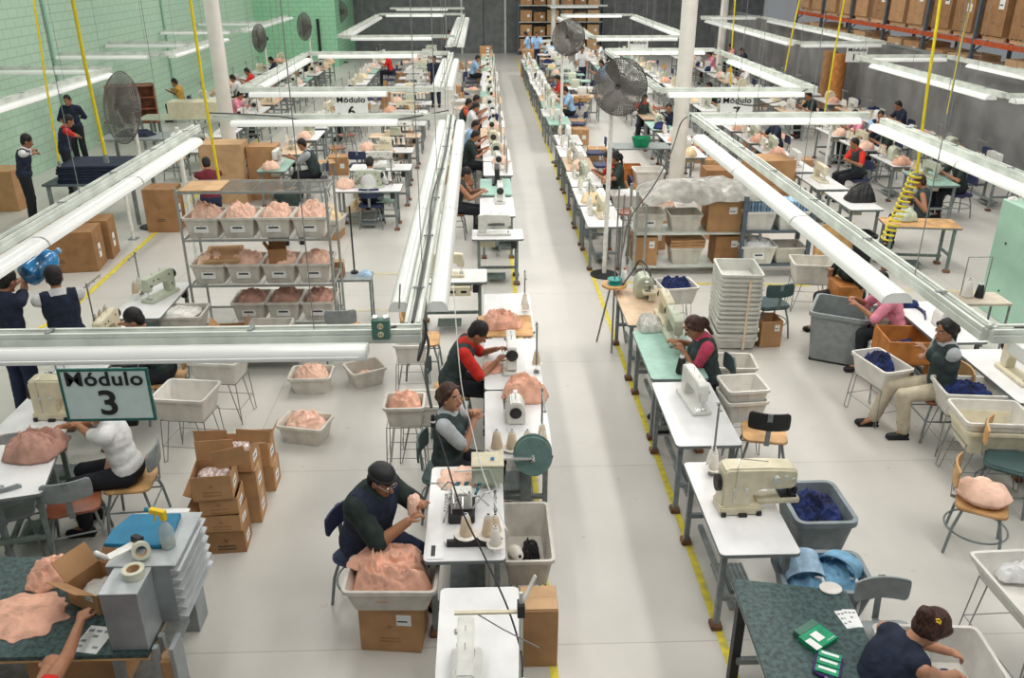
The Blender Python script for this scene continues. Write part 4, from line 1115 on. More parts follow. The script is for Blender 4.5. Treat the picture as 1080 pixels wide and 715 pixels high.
heap((.06, 7.92, .752), .20, .30, .04, 'peach', 'peach garment being sewn by the man in red', 'garment', stuff=False, name='garment')
inst('tw', TR, (XL + .0, 9.45, 0), RL, 'white table behind the plywood board, left of the aisle', 'table')
o = MB().prism(rrect(.62, .60, .02), 0, .02).build('plywood_board', 'ply'); o.location = (.22, 8.98, .752); tag(o, 'plywood board under the peach pile left of the aisle', 'board')
heap((.20, 9.03, .773), .46, .40, .16, 'peach', 'peach garment pile on the plywood board', fold=1.2)
threads('e', XL, 9.45, RL, -.05, .20, 2, .5, ['cone_cream', 'cone_white'], 'behind the peach pile on the plywood board', rot=R(180))
# crosswise stations behind
def cross(X, Y, L, top, where, mach, mz=.75):
    inst(('tc', top, L), mk_table(top, L, .52, 'steel_green'), (X, Y, 0), 0, where[0], 'table')
    inst(mach[0], mach[1], (X + mach[2], Y, mz), mach[3] if len(mach) > 3 else 0, where[1], 'sewing machine')
cross(-.45, 10.75, .95, 'laminate', ('white table turned across the row, its green frame facing us', 'cream sewing machine on the white table turned across the row'), (('ls', 'cream'), mk_lockstitch('cream', 'black'), -.08, PI))
o = MB().box(-.16, .16, -.08, .08, 0, .12).m(1).box(-.11, -.03, -.085, -.08, .04, .08).box(.03, .11, -.085, -.08, .04, .08).build('motor_box', ['cream', 'black'], bevel=.006); o.location = (-.35, 10.50, .58); tag(o, 'cream motor box hung under the crosswise table', 'motor')
cross(.2, 12.6, .78, 'laminate', ('white table with a big light machine, left of the aisle', 'large pale sewing machine facing the aisle behind the crosswise table'), (('ls', 'machine_white'), mk_lockstitch('machine_white'), -.05, PI))
inst('tmL', mk_table('mint_top', far=True), (.22, 15.6, 0), RL, 'mint topped table behind the man in the dark vest', 'table')
inst(('lsf', 'dark'), mk_lockstitch('dark_iron', 'dark_iron', True), (.25, 15.9, .75), RL, 'dark sewing machine on the mint topped left table', 'sewing machine')
inst('tw', TR, (.22, 14.2, 0), RL, 'white table of the man in the dark vest', 'table')
inst(('ls', 'machine_white'), mk_lockstitch('machine_white'), (.28, 14.6, .75), RL, 'white machine used by the man in the dark vest', 'sewing machine')

# ============================================================ PEOPLE
def person(key, u, v, face, hands, label, lean=12, pose='sit', z=None, loc=None, **kw):
    """head at pixel (u,v); face = compass angle of the gaze (0 = along the hall, -90 = towards the right)"""
    rz = R(face); z = z or (1.19 if pose == 'sit' else 1.57)
    h = at(u, v, z); off = Vector((0, math.sin(R(lean)) * .50 + .05, 0)); off.rotate(Euler((0, 0, rz)))
    L = h - off; L.z = 0
    if loc: L = Vector(loc)
    inv = Matrix.Rotation(-rz, 3, 'Z'); H = [tuple(inv @ ((at(*q) if len(q) == 3 and q[0] > 20 else Vector(q)) - L)) for q in hands] if hands else ((.16, .42, .86), (-.16, .42, .86))
    return inst(('person', key), mk_person(pose, H, lean, **kw), L, rz, label, 'person')
person('cap', 399, 501, -122, [(430, 550, .90), (443, 531, .94)], 'seated man in a navy vest with a black head cover, holding a peach garment', lean=14, shirt='shirt_dkgreen', vest='vest_navy', trousers='pants_denim', sleeve=.95, skin='skin_tan', cap='black', glasses=True, bulk=1.28, head_pitch=-20, head_yaw=-4, curl=.9, palmdir=(0, .3, -1), voxel=.006)
person('woman_vest', 478, 419, -100, [(500, 443, .95), (498, 436, .97)], 'seated woman in a grey-green vest and light grey shirt looking towards us', lean=2, shirt='shirt_ltgray', vest='vest_gray', trousers='pants_black', sleeve=.8, skin='skin_light', hair='hair_brown', hairstyle='tied', female=True, head_yaw=-28, head_pitch=5, curl=1.0, voxel=.006)
person('red', 498, 344, -92, [(524, 381, .84), (524, 368, .86)], 'man in a red shirt and dark vest sewing on the left side of the aisle', lean=22, shirt='shirt_red', vest='vest_gray', trousers='pants_black', sleeve=.9, head_pitch=-38, hairstyle='full', curl=.6, voxel=.0065)
person('pinkwoman', 737, 341, 92, [(716, 360, .86), (720, 369, .84)], 'woman in a pink shirt and grey vest sewing on the right side of the aisle', lean=12, shirt='shirt_magenta', vest='vest_gray', trousers='pants_black', sleeve=.7, hair='hair_brown', hairstyle='tied', female=True, head_pitch=-32, voxel=.0065)
person('khaki', 997, 348, 88, [(976, 374, .84), (974, 367, .86)], 'woman in a grey-green vest and cream trousers seated at the right, hands together', lean=4, shirt='shirt_ltgray', vest='vest_gray', trousers='pants_khaki', sleeve=.8, hairstyle='tied', female=True, head_pitch=-8, head_yaw=16, skin='skin_tan', knees=((.13, .46, .50), (-.10, .42, .50)), feet=((.16, .56, .08), (-.12, .35, .08)), badge=True, voxel=.0065)
person('pinkshirt', 934, 292, 80, [(903, 315, .86), (905, 322, .84)], 'person in a plain pink shirt bent over navy cloth, head behind the lamp run', lean=24, shirt='shirt_pink', trousers='pants_black', sleeve=1.0, hairstyle='full', head_pitch=-30, female=True, voxel=.008)
person('greenback', 893, 262, 100, [(876, 285, .86), (898, 288, .86)], 'person in a dark green top sitting behind the grey tub', lean=20, shirt='shirt_dkgreen', trousers='pants_black', sleeve=.8, head_pitch=-40, female=True, voxel=.009)
q = person('bunwoman', 974, 648, -78, [(1012, 712, .62), (1020, 694, .62)], 'woman with auburn hair in a bun and a navy sleeveless top, nearest right corner', lean=26, shirt='vest_navy', trousers='pants_black', sleeve=0, hair='hair_brown', hairstyle='bun', female=True, head_pitch=-45, head_yaw=-5, skin='skin_light', voxel=.0065)
b = MB(); 
for k in range(5): b.sph((.012 * math.cos(k * 1.26), .012 * math.sin(k * 1.26), 0), (.009, .006, .004), 6, 4)
o = b.build('hair_clip', 'spray_yellow', smooth=True); o.location = A(990, 655, 1.28); o.rotation_euler = (.5, .3, 0); tag(o, 'small gold hair clip on the auburn hair', 'hair clip')
person('whiteshirt', 104, 428, 95, [(66, 450, .84), (70, 443, .86)], 'person in a white T-shirt sewing under the Módulo 3 sign', lean=10, shirt='shirt_white', trousers='pants_black', sleeve=.75, hairstyle='short', head_pitch=-32, skin='skin_tan', voxel=.0065)
person('cornerperson', 2, 730, 85, [(-42, 664, .9), (-42, 690, .88)], 'person at the bottom left corner with dark hair and bare arms', lean=10, shirt='shirt_red', trousers='pants_black', sleeve=.2, hairstyle='full', head_pitch=-35, voxel=.0065)
person('juglady', 57, 293, 30, [(70, 315, 1.0), (40, 315, 1.0)], 'person in a navy vest with white sleeves standing right of the blue jug', lean=3, pose='stand', shirt='shirt_white', vest='vest_navy', trousers='pants_denim', sleeve=.7, hairstyle='full', head_pitch=-20, voxel=.008)
person('jugcarrier', 5, 296, -20, [(26, 288, 1.5), (12, 300, 1.35)], 'person in dark blue at the left edge carrying the blue water jug', lean=3, pose='stand', shirt='vest_navy', trousers='pants_denim', sleeve=.6, hairstyle='full', head_pitch=-20, voxel=.008)
person('lowhead', 145, 334, 100, [(120, 340, .85), (125, 330, .85)], 'dark-haired person whose head shows above the near lamp run', lean=14, shirt='shirt_dkgreen', trousers='pants_black', sleeve=.8, hairstyle='full', head_pitch=-25, voxel=.009)
person('darkvest', 489, 181, -92, [(508, 203, .84), (506, 200, .86)], 'man in a dark vest with bare arms sewing further down the left row', lean=16, shirt='vest_gray', trousers='pants_black', sleeve=0, hairstyle='short', head_pitch=-30, voxel=.008)
person('orangered', 493, 108, -85, [(505, 122, .88), (505, 118, .88)], 'man in an orange-red shirt far down the left row', lean=8, shirt='shirt_orange', vest='vest_gray', trousers='pants_black', sleeve=.8, near=False, head_pitch=-25)
person('greenR', 649, 166, 92, [(636, 192, .9), (640, 190, .9)], 'woman in a dark green shirt seated behind the white fan post', lean=5, shirt='shirt_dkgreen', trousers='pants_black', sleeve=.9, hairstyle='tied', head_pitch=-12, voxel=.008, female=True)
person('redbasket', 680, 103, 170, [(672, 122, .9), (692, 118, .9)], 'person in a red shirt and dark vest behind the green basket', lean=10, shirt='shirt_red', vest='vest_gray', trousers='pants_black', sleeve=.9, near=False)
person('darkcol', 706, 104, 170, [(700, 122, .9), (710, 118, .9)], 'person in navy half hidden by the right white column', lean=6, shirt='vest_navy', trousers='pants_black', sleeve=.9, near=False, z=1.4)
person('redR2', 903, 150, 100, [(890, 168, .88), (896, 170, .88)], 'person in red and black working at the second right row', lean=12, shirt='shirt_red', vest='vest_gray', trousers='pants_black', sleeve=.8, near=False)
person('peachR', 974, 184, 60, [(958, 205, .95), (965, 210, .95)], 'woman in a dark vest with bare arms beside the coiled yellow hose', lean=4, shirt='vest_gray', trousers='pants_denim', sleeve=0, hair='hair_brown', hairstyle='short', near=True, voxel=.008, female=True, z=1.3)
person('blueR', 930, 116, 150, [(925, 130, 1.0), (935, 130, 1.0)], 'person in a blue shirt at the back of the near right module', lean=4, shirt='shirt_blue', vest='vest_navy', trousers='pants_denim', near=False, z=1.3)
person('standL', 26, 148, -70, [(60, 160, 1.1), (50, 158, 1.1)], 'standing man in a navy vest with white sleeves by the green wall', lean=10, pose='stand', shirt='shirt_white', vest='vest_navy', trousers='pants_black', sleeve=.8, head_pitch=-20, voxel=.01, hairstyle='full')
person('standL2', 71, 104, 175, [(66, 128, 1.1), (84, 124, 1.1)], 'standing man in navy near the brown pigeonhole shelf', lean=5, pose='stand', shirt='vest_navy', trousers='pants_black', sleeve=1.4, head_pitch=-15, voxel=.01, z=1.6)
person('redL', 70, 126, -60, [(92, 148, 1.0), (88, 146, 1.0)], 'standing man in a navy vest with red sleeves at the grey tables', lean=12, pose='stand', shirt='shirt_red', vest='vest_navy', trousers='pants_black', sleeve=.9, head_pitch=-25, voxel=.01)
person('yellowL', 185, 86, 90, [(178, 96, .9), (178, 94, .9)], 'person in a yellow top seated by the far green wall', lean=8, shirt='shirt_yellow', trousers='pants_black', near=False)
person('maroonL', 215, 154, 20, [(210, 175, .9), (222, 175, .9)], 'person in maroon behind the tan wire rack shelf', lean=5, shirt='shirt_maroon', trousers='pants_denim', near=False, z=1.5)
person('greenM', 320, 150, 95, [(305, 166, .88), (308, 165, .88)], 'person in a grey-green top sewing behind the wire rack', lean=18, shirt='shirt_ltgray', vest='vest_gray', trousers='pants_black', near=False, sleeve=.9)
person('binback', 303, 188, 10, [(290, 200, .9), (312, 198, .9)], 'person in a dark green top bending behind the upper row of bins', lean=35, shirt='shirt_dkgreen', trousers='pants_black', near=False, head_pitch=-60)
for k, (u, v, c, lb) in enumerate(((555, 36, 'shirt_blue', 'person in light blue at the far end of the aisle, left of a pair'), (566, 36, 'shirt_blue', 'person in light blue at the far end of the aisle, right of a pair'), (475, 34, 'shirt_blue', 'person in light blue at the far end of the left modules'), (614, 52, 'shirt_white', 'person in pale clothes standing behind the farther fan'), (635, 66, 'shirt_blue', 'person in a blue shirt between the two round fans'), (458, 62, 'vest_navy', 'person in dark navy standing far down beside the left aisle lamps'))):
    person(('far', k), u, v, (90, 180)[k % 2], None, lb, lean=5, pose='stand' if k in (0, 1, 3, 5) else 'sit', shirt=c, trousers='pants_denim', near=False)
# the garment in the hands of the man with the head cover
heap(A(437, 532, .96), .10, .16, .10, 'peach_light', 'small peach garment held by the man with the black head cover', 'garment', name='held_garment', stuff=False, droop=.05)
# chairs under and beside the people
CHX = {}
def chair(u, v, rz, seat, back, style, label, loc=None, z=.46, nback=True, name=None, sh=.46):
    p = Vector(loc) if loc else at(u, v, z); p.z = 0
    o = inst(('chair', seat, back, style, nback, sh), mk_chair(seat, back, 'steel_gray', style, sh, nback), p, R(rz), label, 'chair' if nback else 'stool', 'work chairs' if False else None)
    return o
def under(key, dx, seat, back, label, style='pad', dz=0):
    o = PROTO[('person', key)][0]; dx -= .0; d = Vector((0, dx, 0)); d.rotate(o.rotation_euler); p = o.location + d
    c = inst(('chair', seat, back, style, True, .46), mk_chair(seat, back, 'steel_gray', style), (p.x, p.y, 0), o.rotation_euler.z, label, 'chair')
under('cap', 0, 'seat_blue', 'seat_blue', 'dark blue padded chair under the man with the black head cover')
under('woman_vest', 0, 'seat_green', 'seat_green', 'dark green padded chair under the woman in the grey-green vest')
under('red', 0, 'ply', 'seat_green', 'chair under the man in red', 'school')
under('pinkwoman', 0, 'seat_green', 'seat_green', 'dark green chair under the woman in pink')
under('khaki', 0, 'ply_dark', 'ply', 'chair under the woman in cream trousers', 'school')
under('pinkshirt', 0, 'seat_blue', 'seat_blue', 'dark chair under the person in the pink shirt')
under('greenback', 0, 'seat_blue', 'seat_green', 'dark chair under the person in the green top')
under('bunwoman', 0, 'plastic_gray', 'plastic_gray', 'grey chair under the woman with auburn hair', 'school')
under('whiteshirt', 0, 'ply', 'plastic_gray', 'plywood chair with a small grey backrest under the person in white', 'school')
under('cornerperson', 0, 'ply_dark', 'plastic_gray', 'chair under the person at the bottom left corner', 'school')
under('lowhead', 0, 'ply', 'ply', 'chair under the person below the lamp run', 'school')
under('darkvest', 0, 'ply_dark', 'ply', 'chair under the man in the dark vest', 'school')
under('orangered', 0, 'seat_blue', 'seat_blue', 'chair under the man in orange-red')
under('greenR', 0, 'seat_blue', 'seat_blue', 'chair under the woman in dark green behind the post')
for k, l in (('redbasket', 'red shirt by the green basket'), ('redR2', 'red at the second right row'), ('yellowL', 'yellow top'), ('greenM', 'grey-green top'), ('darkcol', 'navy by the column')): under(k, 0, 'seat_blue', 'seat_blue', 'chair under the person in ' + l)
chair(806, 455, -12, 'ply', 'dark_iron', 'school', 'plywood chair with a dark backrest standing in the open, right of the white tables')
chair(78, 528, 20, 'ply_dark', 'plastic_gray', 'school', 'red-brown seated chair with a grey back at the left, facing the table')
chair(8, 535, 20, 'plastic_gray', 'plastic_gray', 'school', 'dark chair at the left edge, partly out of the picture')
chair(1036, 528, -120, 'ply', 'ply', 'stool2', 'stool chair with a plywood back carrying a peach cushion')
chair(1066, 484, -125, 'seat_green', 'ply', 'pad', 'dark green padded chair with a cream back at the right edge')
chair(812, 318, 10, 'seat_green', 'seat_green', 'pad', 'dark green padded chair behind the tray stack')
t = empty('utility_stand'); MB().box(-.36, .22, -.20, .14, .59, .62).build('top', 'plastic_gray', t)
for sx in (-.27, .19):
    for sy in (-.11, .11): MB().cyl((sx, sy, 0), (sx, sy, .6), .013, n=8).build('leg', 'steel_gray', t)
t.location = (at(376, 290, .62).x, at(376, 290, .62).y, 0); tag(t, 'dark metal stand with a black pole and small boxes, right of the wire rack', 'stand')
chair(402, 330, 5, 'ply', 'plastic_gray', 'school', 'brown-seated stool chair just behind the near lamp run', loc=(-1.75, 9.7, 0))
chair(407, 212, 0, 'mint_paint', 'ply', 'school', 'small stool with a pale green seat behind the wire rack', nback=False, sh=.5)
chair(379, 175, 0, 'seat_blue', 'seat_blue', 'pad', 'tall chair with a round dark blue seat before the far machines', sh=.5)
chair(462, 352, -90, 'ply', 'ply', 'school', 'plywood chair behind the man in red', loc=(-.75, 9.35, 0))
chair(967, 635, 180, 'plastic_gray', 'plastic_gray', 'school', 'grey chair behind the white bin at the nearest right', loc=(2.66, 4.28, 0))
# peach round cushion on the stool chair
p = at(1036, 525, .47)
b = MB(); rg = []
for r, z in ((.02, .0), (.16, .0), (.20, .03), (.21, .06), (.18, .10), (.10, .12), (.02, .115)):
    rg.append([(r * (1 + .05 * math.sin(k * 7 * 2 * PI / 42)) * math.cos(2 * PI * k / 42), r * (1 + .05 * math.sin(k * 7 * 2 * PI / 42)) * math.sin(2 * PI * k / 42), z - (.012 * (math.sin(k * 7 * 2 * PI / 42) < -.3) if .05 < r else 0)) for k in range(42)])
b.loft(rg); o = b.build('cushion', 'peach_light', smooth=True); o.location = p; tag(o, 'round gathered peach cushion on the stool chair at the right', 'cushion')

# ============================================================ BINS OF CLOTH ON THE LEFT FLOOR
def bin_(u, v, L, Wd, H, rz, col, label, z=0, key=None, lab=False, loc=None):
    p = Vector(loc) if loc else at(u, v, z)
    inst(('tub', L, Wd, H, col, lab), mk_tub(L, Wd, H, col, lab), p, R(rz), label, 'bin'); return p
def bin_heap(u, v, L, Wd, H, rz, col, label, mtl, hl, hh=.14, z=0, loc=None, lab=False, frac=.8, droop=0):
    p = bin_(u, v, L, Wd, H, rz, col, label, z, loc=loc, lab=lab)
    heap((p.x, p.y, p.z + H - hh * .45), L * .9, Wd * .9, hh, mtl, hl, rz=R(rz), fold=1.2, droop=droop, edge=.08)
    return p
bin_heap(330, 410, .46, .34, .22, 0, 'bin_white', 'upper left grey-white bin on the left floor under the lamp run', 'peach_light', 'peach garments in the bin nearest the lamp run', .14)
p = bin_(386, 403, .40, .34, .22, 28, 'bin_white', 'turned grey-white bin with a few garments on the left floor')
heap((p.x + .01, p.y - .02, .05), .24, .2, .10, 'peach_light', 'few peach garments lying in the turned bin', fold=1.2)
bin_heap(324, 462, .48, .34, .22, -14, 'bin_white', 'lower left grey-white bin on the left floor', 'peach_light', 'peach garments in the lower left floor bin', .14)
# carton stacks
CB = lambda *a: a
def carton(key, loc, rz, label, w=.34, d=.26, h=.28, group=None, **kw):
    kk = ('carton', w, d, h, tuple(sorted((k, str(v)) for k, v in kw.items())))
    return inst(kk, mk_carton(w, d, h, **kw), loc, R(rz), label, 'box', group)
p = at(239, 585)
X, Y = p.x - .0, p.y + .15
carton(0, (X, Y, 0), 4, 'carton at the bottom of the front stack of the left cartons', w=.31, d=.26, h=.22, sticker='side', col='carton_dark', sealed_tape=False)
carton(0, (X - .01, Y, .22), 2, 'second carton up in the front stack', w=.31, d=.27, h=.16, sticker='side', opened=True, flaps=(None, None, None, 150), cut=.5)
carton(0, (X - .02, Y + .01, .38), 5, 'third carton up in the front stack', w=.31, d=.26, h=.16, sticker='side', opened=True, flaps=(None, None, None, 155), cut=.5)
carton(0, (X - .05, Y - .0, .54), 6, 'open carton topping the front stack, full of clear bags', w=.32, d=.28, h=.23, opened=True, flaps=(95, None, 80, None), cut=.6, sticker='side')
heap((X - .05, Y, .70), .27, .23, .05, 'film_pink', 'clear bags in the topmost carton of the front stack', 'bags')
X2, Y2 = X + .02, Y + .42
carton(0, (X2, Y2, 0), 4, 'bottom carton of the middle stack', w=.34, d=.28, h=.28, sticker='side', mark=False)
carton(0, (X2, Y2, .28), 4, 'second carton of the middle stack', w=.34, d=.28, h=.26, sticker='side', mark=False)
carton(0, (X2 - .02, Y2, .54), 0, 'open carton topping the middle stack, with clear bags', w=.36, d=.30, h=.22, opened=True, flaps=(None, None, 95, 90), cut=.4, sticker='side')
heap((X2 - .02, Y2, .68), .30, .24, .06, 'film_pink', 'clear bags in the middle open carton', 'bags')
p3 = at(275, 520); X3, Y3 = p3.x, p3.y + .15
carton(0, (X3, Y3, 0), 2, 'bottom carton of the rear right stack', w=.27, d=.26, h=.27, sticker='side')
carton(0, (X3 - .02, Y3, .27), 2, 'upper carton of the rear right stack with bags on top', w=.27, d=.26, h=.26, opened=True, flaps=(None, None, 120, None), cut=.5, mark=False, sticker='side')
heap((X3 - .02, Y3, .47), .22, .2, .07, 'film_pink', 'clear bags in the rear right carton', 'bags')
# bin of peach cloth on a carton, by the man with the head cover
p = at(406, 683); q = at(440, 640, 0)
carton(0, (-.70, 4.94, 0), -6, 'carton with white labels under the full peach bin', w=.44, d=.34, h=.40, mark=True, sealed_tape=True)
p = (-.69, 4.90, .405)
bin_heap(0, 0, .63, .38, .20, -2, 'bin_white', 'grey-white bin resting on the labelled carton', 'peach', 'heaped peach garments in the bin on the carton', .26, loc=p, droop=.0)
heap((-.74, 5.04, .60), .54, .28, .09, 'peach', 'peach garments folded over the rear of the bin on the carton', fold=1.4)
# bins behind the woman in the vest and the man in red
bin_heap(455, 440, .36, .30, .22, 0, 'bin_white', 'white bin on the wire stand behind the seated woman', 'peach', 'peach cloth in the bin behind the seated woman', .14, loc=(-.78, 7.2, .55))
inst('hp2', mk_hairpin(.34, .28, .55), (-.78, 7.2, 0), 0, 'wire stand carrying the bin behind the seated woman', 'stand')
bin_(0, 0, .50, .34, .24, 0, 'bin_bright', 'pale pinkish bin in front of the woman in the grey-green vest', loc=(-.62, 7.45, .42))
inst('hp3', mk_hairpin(.44, .28, .42), (-.62, 7.45, 0), 0, 'wire stand of the pale pinkish bin', 'stand')
bin_(0, 0, .36, .30, .24, 0, 'bin_bright', 'pale bin behind the man in red', loc=(-.85, 8.9, .40)); inst('hp2', mk_hairpin(.34, .28, .55), (-.85, 8.9, -.0), 0, 'wire stand behind the man in red', 'stand', scale=(1, 1, .72))
# grey-cream bin by the green disc, hung on the aisle side
p = bin_(0, 0, .35, .72, .28, 0, 'bin_white', 'dirty cream bin beside the green disc holding a cone and black scraps', loc=(.295, 5.40, .30), lab=False)
inst('hp5', mk_hairpin(.26, .56, .30), (.295, 5.40, 0), 0, 'low stand carrying the bin beside the green disc', 'stand')
inst(('cone', 'cone_white', 1.4), mk_cone('cone_white', 1.4), (.20, 5.42, .36), 0, 'white thread cone lying tipped in the aisle-side bin', 'thread cone', rot=(R(60), R(20), 0))
heap((.33, 5.42, .33), .15, .17, .12, 'black', 'black elastic scraps in the aisle-side bin', 'scraps', fold=2, edge=.5, name='scraps')
heap((.24, 5.26, .33), .20, .12, .05, 'peach_dusty', 'brownish strap scraps in the aisle-side bin', 'scraps', fold=1.5, name='scraps')
carton(0, (.345, 4.72, 0), 0, 'tall plain carton beside the nearest left table', w=.26, d=.26, h=.50, col='carton', mark=False, sticker=None)
carton(0, (.345, 4.72, .50), 0, 'flattened carton piece on the tall plain carton', w=.25, d=.24, h=.012, col='carton_light', mark=False, sticker=None, sealed_tape=False)

# ============================================================ LEFT MODULE
def table_at(key, mk, X, Y, rz, label): return inst(key, mk, (X, Y, 0), rz, label, 'table')
table_at('tw', TR, -4.15, 5.3, RR, 'white table at the left edge, nearest of its row')
table_at('tw', TR, -4.12, 7.15, RR, 'white table under the Módulo 3 sign row, second of its row')
inst('bartack', mk_bartack(), (-3.95, 7.05, .75), RR, 'cream machine left of the Módulo 3 sign', 'sewing machine')
heap((-3.86, 6.42, .76), .50, .44, .17, 'peach_dusty', 'dusty peach garments piled at the left edge under the sign', fold=1.4)
table_at('tg', mk_table('laminate', 1.1, .55, 'steel_green'), -3.92, 6.25, RR + R(14), 'white table with a dark green frame below the peach pile')
threads('f', -4.15, 7.2, RR, .35, .0, 2, .5, ['cone_cream', 'cone_white'], 'above the cream machine left of the Módulo 3 sign')
heap((-3.18, 6.50, .56), .34, .22, .18, 'peach', 'peach garment on the lap of the person in white', 'garment', stuff=False, name='garment')
table_at('tw', TR, -4.2, 8.6, RR, 'white table of the dark-haired person behind the lamp run')
table_at('tw', TR, -4.12, 10.0, RR, 'white table with the green-white machine before the left lane line')
inst(('ls', 'machine_green'), mk_lockstitch('machine_green'), (-4.05, 10.1, .75), RR + R(-20), 'green-white sewing machine before the wire rack', 'sewing machine')
inst(('ls', 'cream'), mk_lockstitch('cream', 'black'), (-4.15, 8.75, .75), RR, 'sewing machine in front of the dark-haired person', 'sewing machine')
threads('g', -4.2, 8.6, RR, .30, .15, 3, .62, ['cone_cream', 'cone_cream', 'cone_cream'], 'left of the dark-haired person', rot=R(180))
threads('h', -4.12, 10.0, RR, .2, .2, 2, .55, ['cone_white', 'cone_cream'], 'behind the green-white machine')
for (X, Y), lb in (((-2.95, 7.55), 'nearer'), ((-2.85, 8.35), 'farther')):
    bin_(0, 0, .52, .42, .26, -8, 'bin_bright', 'white bin on wire legs, %s of two behind the person in white' % lb, loc=(X, Y, .48)); inst('hp', mk_hairpin(.44, .34, .48), (X, Y, 0), R(-8), 'wire stand of the %s white bin behind the person in white' % lb, 'stand')
# packing bench, nearest left
t = empty('packing_bench'); MB().box(-1.5, 1.03, -.33, .62, .77, .80).m(1).box(-1.5, 1.032, -.332, .622, .755, .77).build('tabletop', ['green_top', 'ply'], t)
for x in (-1.4, .78):
    for y in (-.28, .5): MB().box(x, x + .05, y, y + .05, 0, .755).build('leg', 'steel_gray', t)
MB().box(-1.4, .95, -.28, .5, .30, .33).build('shelf', 'steel_gray', t)
t.location = (-3.08, 4.30, 0); tag(t, 'dark green topped packing bench at the bottom left', 'table')
heap((-2.95, 4.72, .802), .30, .34, .12, 'peach', 'peach garment bunched on the packing bench beside the open box', 'garment', name='garment', stuff=False)
heap((-2.95, 4.32, .802), .55, .40, .035, 'peach', 'peach garment laid flat on the packing bench', 'garment', name='garment', stuff=False, edge=.4)
o = carton(0, (-2.52, 4.48, .802), -28, 'open carton with clear wrapped packs on the packing bench', w=.28, d=.26, h=.16, opened=True, flaps=(120, 140, None, 130), cut=.6, mark=False)
heap((-2.52, 4.48, .87), .24, .22, .05, 'film', 'clear wrapped packs inside the carton on the bench', 'packs', fold=.7)
def printed(loc, w, h, rz, label, rows=3):
    t = empty('printed_sheet'); MB().box(-w / 2, w / 2, -h / 2, h / 2, 0, .0015).build('sheet', 'paper', t)
    b = MB(); rr = random.Random(hash(label) % 997 if False else len(label))
    for k in range(rows):
        for j in range(3):
            if rr.random() < .8: b.box(-w * .42 + j * w * .3, -w * .42 + j * w * .3 + w * .2, h * (.36 - k * .8 / rows) - h * .09, h * (.36 - k * .8 / rows), .0015, .0025)
    b.build('print', 'cabinet_gray', t); t.location = loc; t.rotation_euler = (0, 0, R(rz)); tag(t, label, 'paper')
printed((-2.42, 4.10, .802), .17, .22, -10, 'printed instruction sheet on the front edge of the packing bench', 4)
# grey sorter cabinet with slots
t = empty('sorter_cabinet')
MB().box(-.20, .20, -.42, .0, 0, .30).build('lower_box', 'cabinet_gray', t, bevel=.004)
MB().box(-.20, .20, -.42, .40, .30, .36).build('top', 'cabinet_light', t, bevel=.004)
PROTO['_x'] = [t, True]; bpy.data.objects.remove(t.children[1]); bpy.data.objects.remove(t.children[0]); 
MB().box(-.11, .11, -.24, .0, .0, .42).build('low_box', 'cabinet_gray', t, bevel=.004)
MB().box(-.113, .113, -.243, .0, .42, .43).build('low_box_lid', 'cabinet_light', t, bevel=.003)
MB().box(-.16, .22, .0, .54, 0, .43).build('body', 'cabinet_gray', t, bevel=.004)
MB().box(-.163, .26, -.004, .545, .43, .44).build('lid', 'cabinet_light', t, bevel=.003)
for k in range(6): MB().prism([(.22, .01 + k * .07), (.275, .03 + k * .07), (.275, .04 + k * .07), (.22, .05 + k * .07)], .0, .54, 'xz').build('slot_front', 'cabinet_light', t)
t.location = (-2.16, 4.24, .802); tag(t, 'grey slotted steel sorter cabinet on the packing bench', 'cabinet')
t = empty('steel_shelf')
MB().box(.10, .13, -.25, -.10, .10, .80).build('side_panel', 'cabinet_gray', t, bevel=.003)
for x in (.0,):
    for y in (-.24, -.14): MB().box(x, x + .03, y, y + .04, 0, .80).build('leg', 'cabinet_gray', t)
MB().box(.0, .13, -.24, -.10, .42, .44).build('shelf_board', 'cabinet_gray', t)
t.location = (-2.04, 4.25, 0); tag(t, 'grey steel side shelf under the slotted cabinet', 'shelf')
carton(0, (-1.975, 4.08, .445), 0, 'carton standing on the steel shelf under the cabinet', w=.09, d=.13, h=.24, col='carton', mark=False, sticker=None)
o = MB().prism([(-.20, -.14), (.16, -.17), (.2, -.05), (.18, .17), (-.14, .17), (-.2, .0)], 0, .03).build('blue_folder', 'blue_board', bevel=.004); o.location = (-2.20, 4.56, 1.245); tag(o, 'bright blue folder on the slotted cabinet', 'folder')
def tape_roll(loc, r, label, rot=(0, 0, 0)):
    t = empty('tape_roll'); MB().lathe([(r * .62, 0), (r, 0), (r, .05), (r * .62, .05)], 28, closed=True).build('tape', 'tape_roll', t, smooth=True); MB().lathe([(r * .56, 0.001), (r * .62, .001), (r * .62, .049), (r * .56, .049)], 28, closed=True).build('core', 'carton_light', t, smooth=True)
    for ch in t.children: pass
    t.location = loc; t.rotation_euler = rot; tag(t, label, 'tape')
tape_roll((-2.12, 4.16, 1.234), .065, 'roll of clear tape lying on the low end of the cabinet')
t = empty('tape_dispenser'); MB().prism([(-.10, -.03), (.10, -.035), (.12, .0), (.10, .035), (-.10, .03)], 0, .012).build('frame', 'post_white', t, bevel=.003); MB().bar((-.1, 0, .01), (-.17, 0, .08), .045, .03).build('handle', 'post_white', t, bevel=.01); MB().box(.10, .14, -.035, .035, 0, .05).build('blade_head', 'dark_iron', t)
t.location = (-2.24, 4.30, 1.30); t.rotation_euler = (0, R(8), R(60)); tag(t, 'white hand tape dispenser on the cabinet', 'tape dispenser')
tape_roll((-2.13, 4.32, 1.30), .055, 'roll of tape in the white dispenser', (R(70), 0, .5))
t = empty('spray_bottle'); MB().lathe([(0, 0), (.042, 0), (.045, .02), (.045, .12), (.03, .16), (.014, .185), (.014, .20), (0, .2)], 18).build('bottle', 'bottle', t, smooth=True)
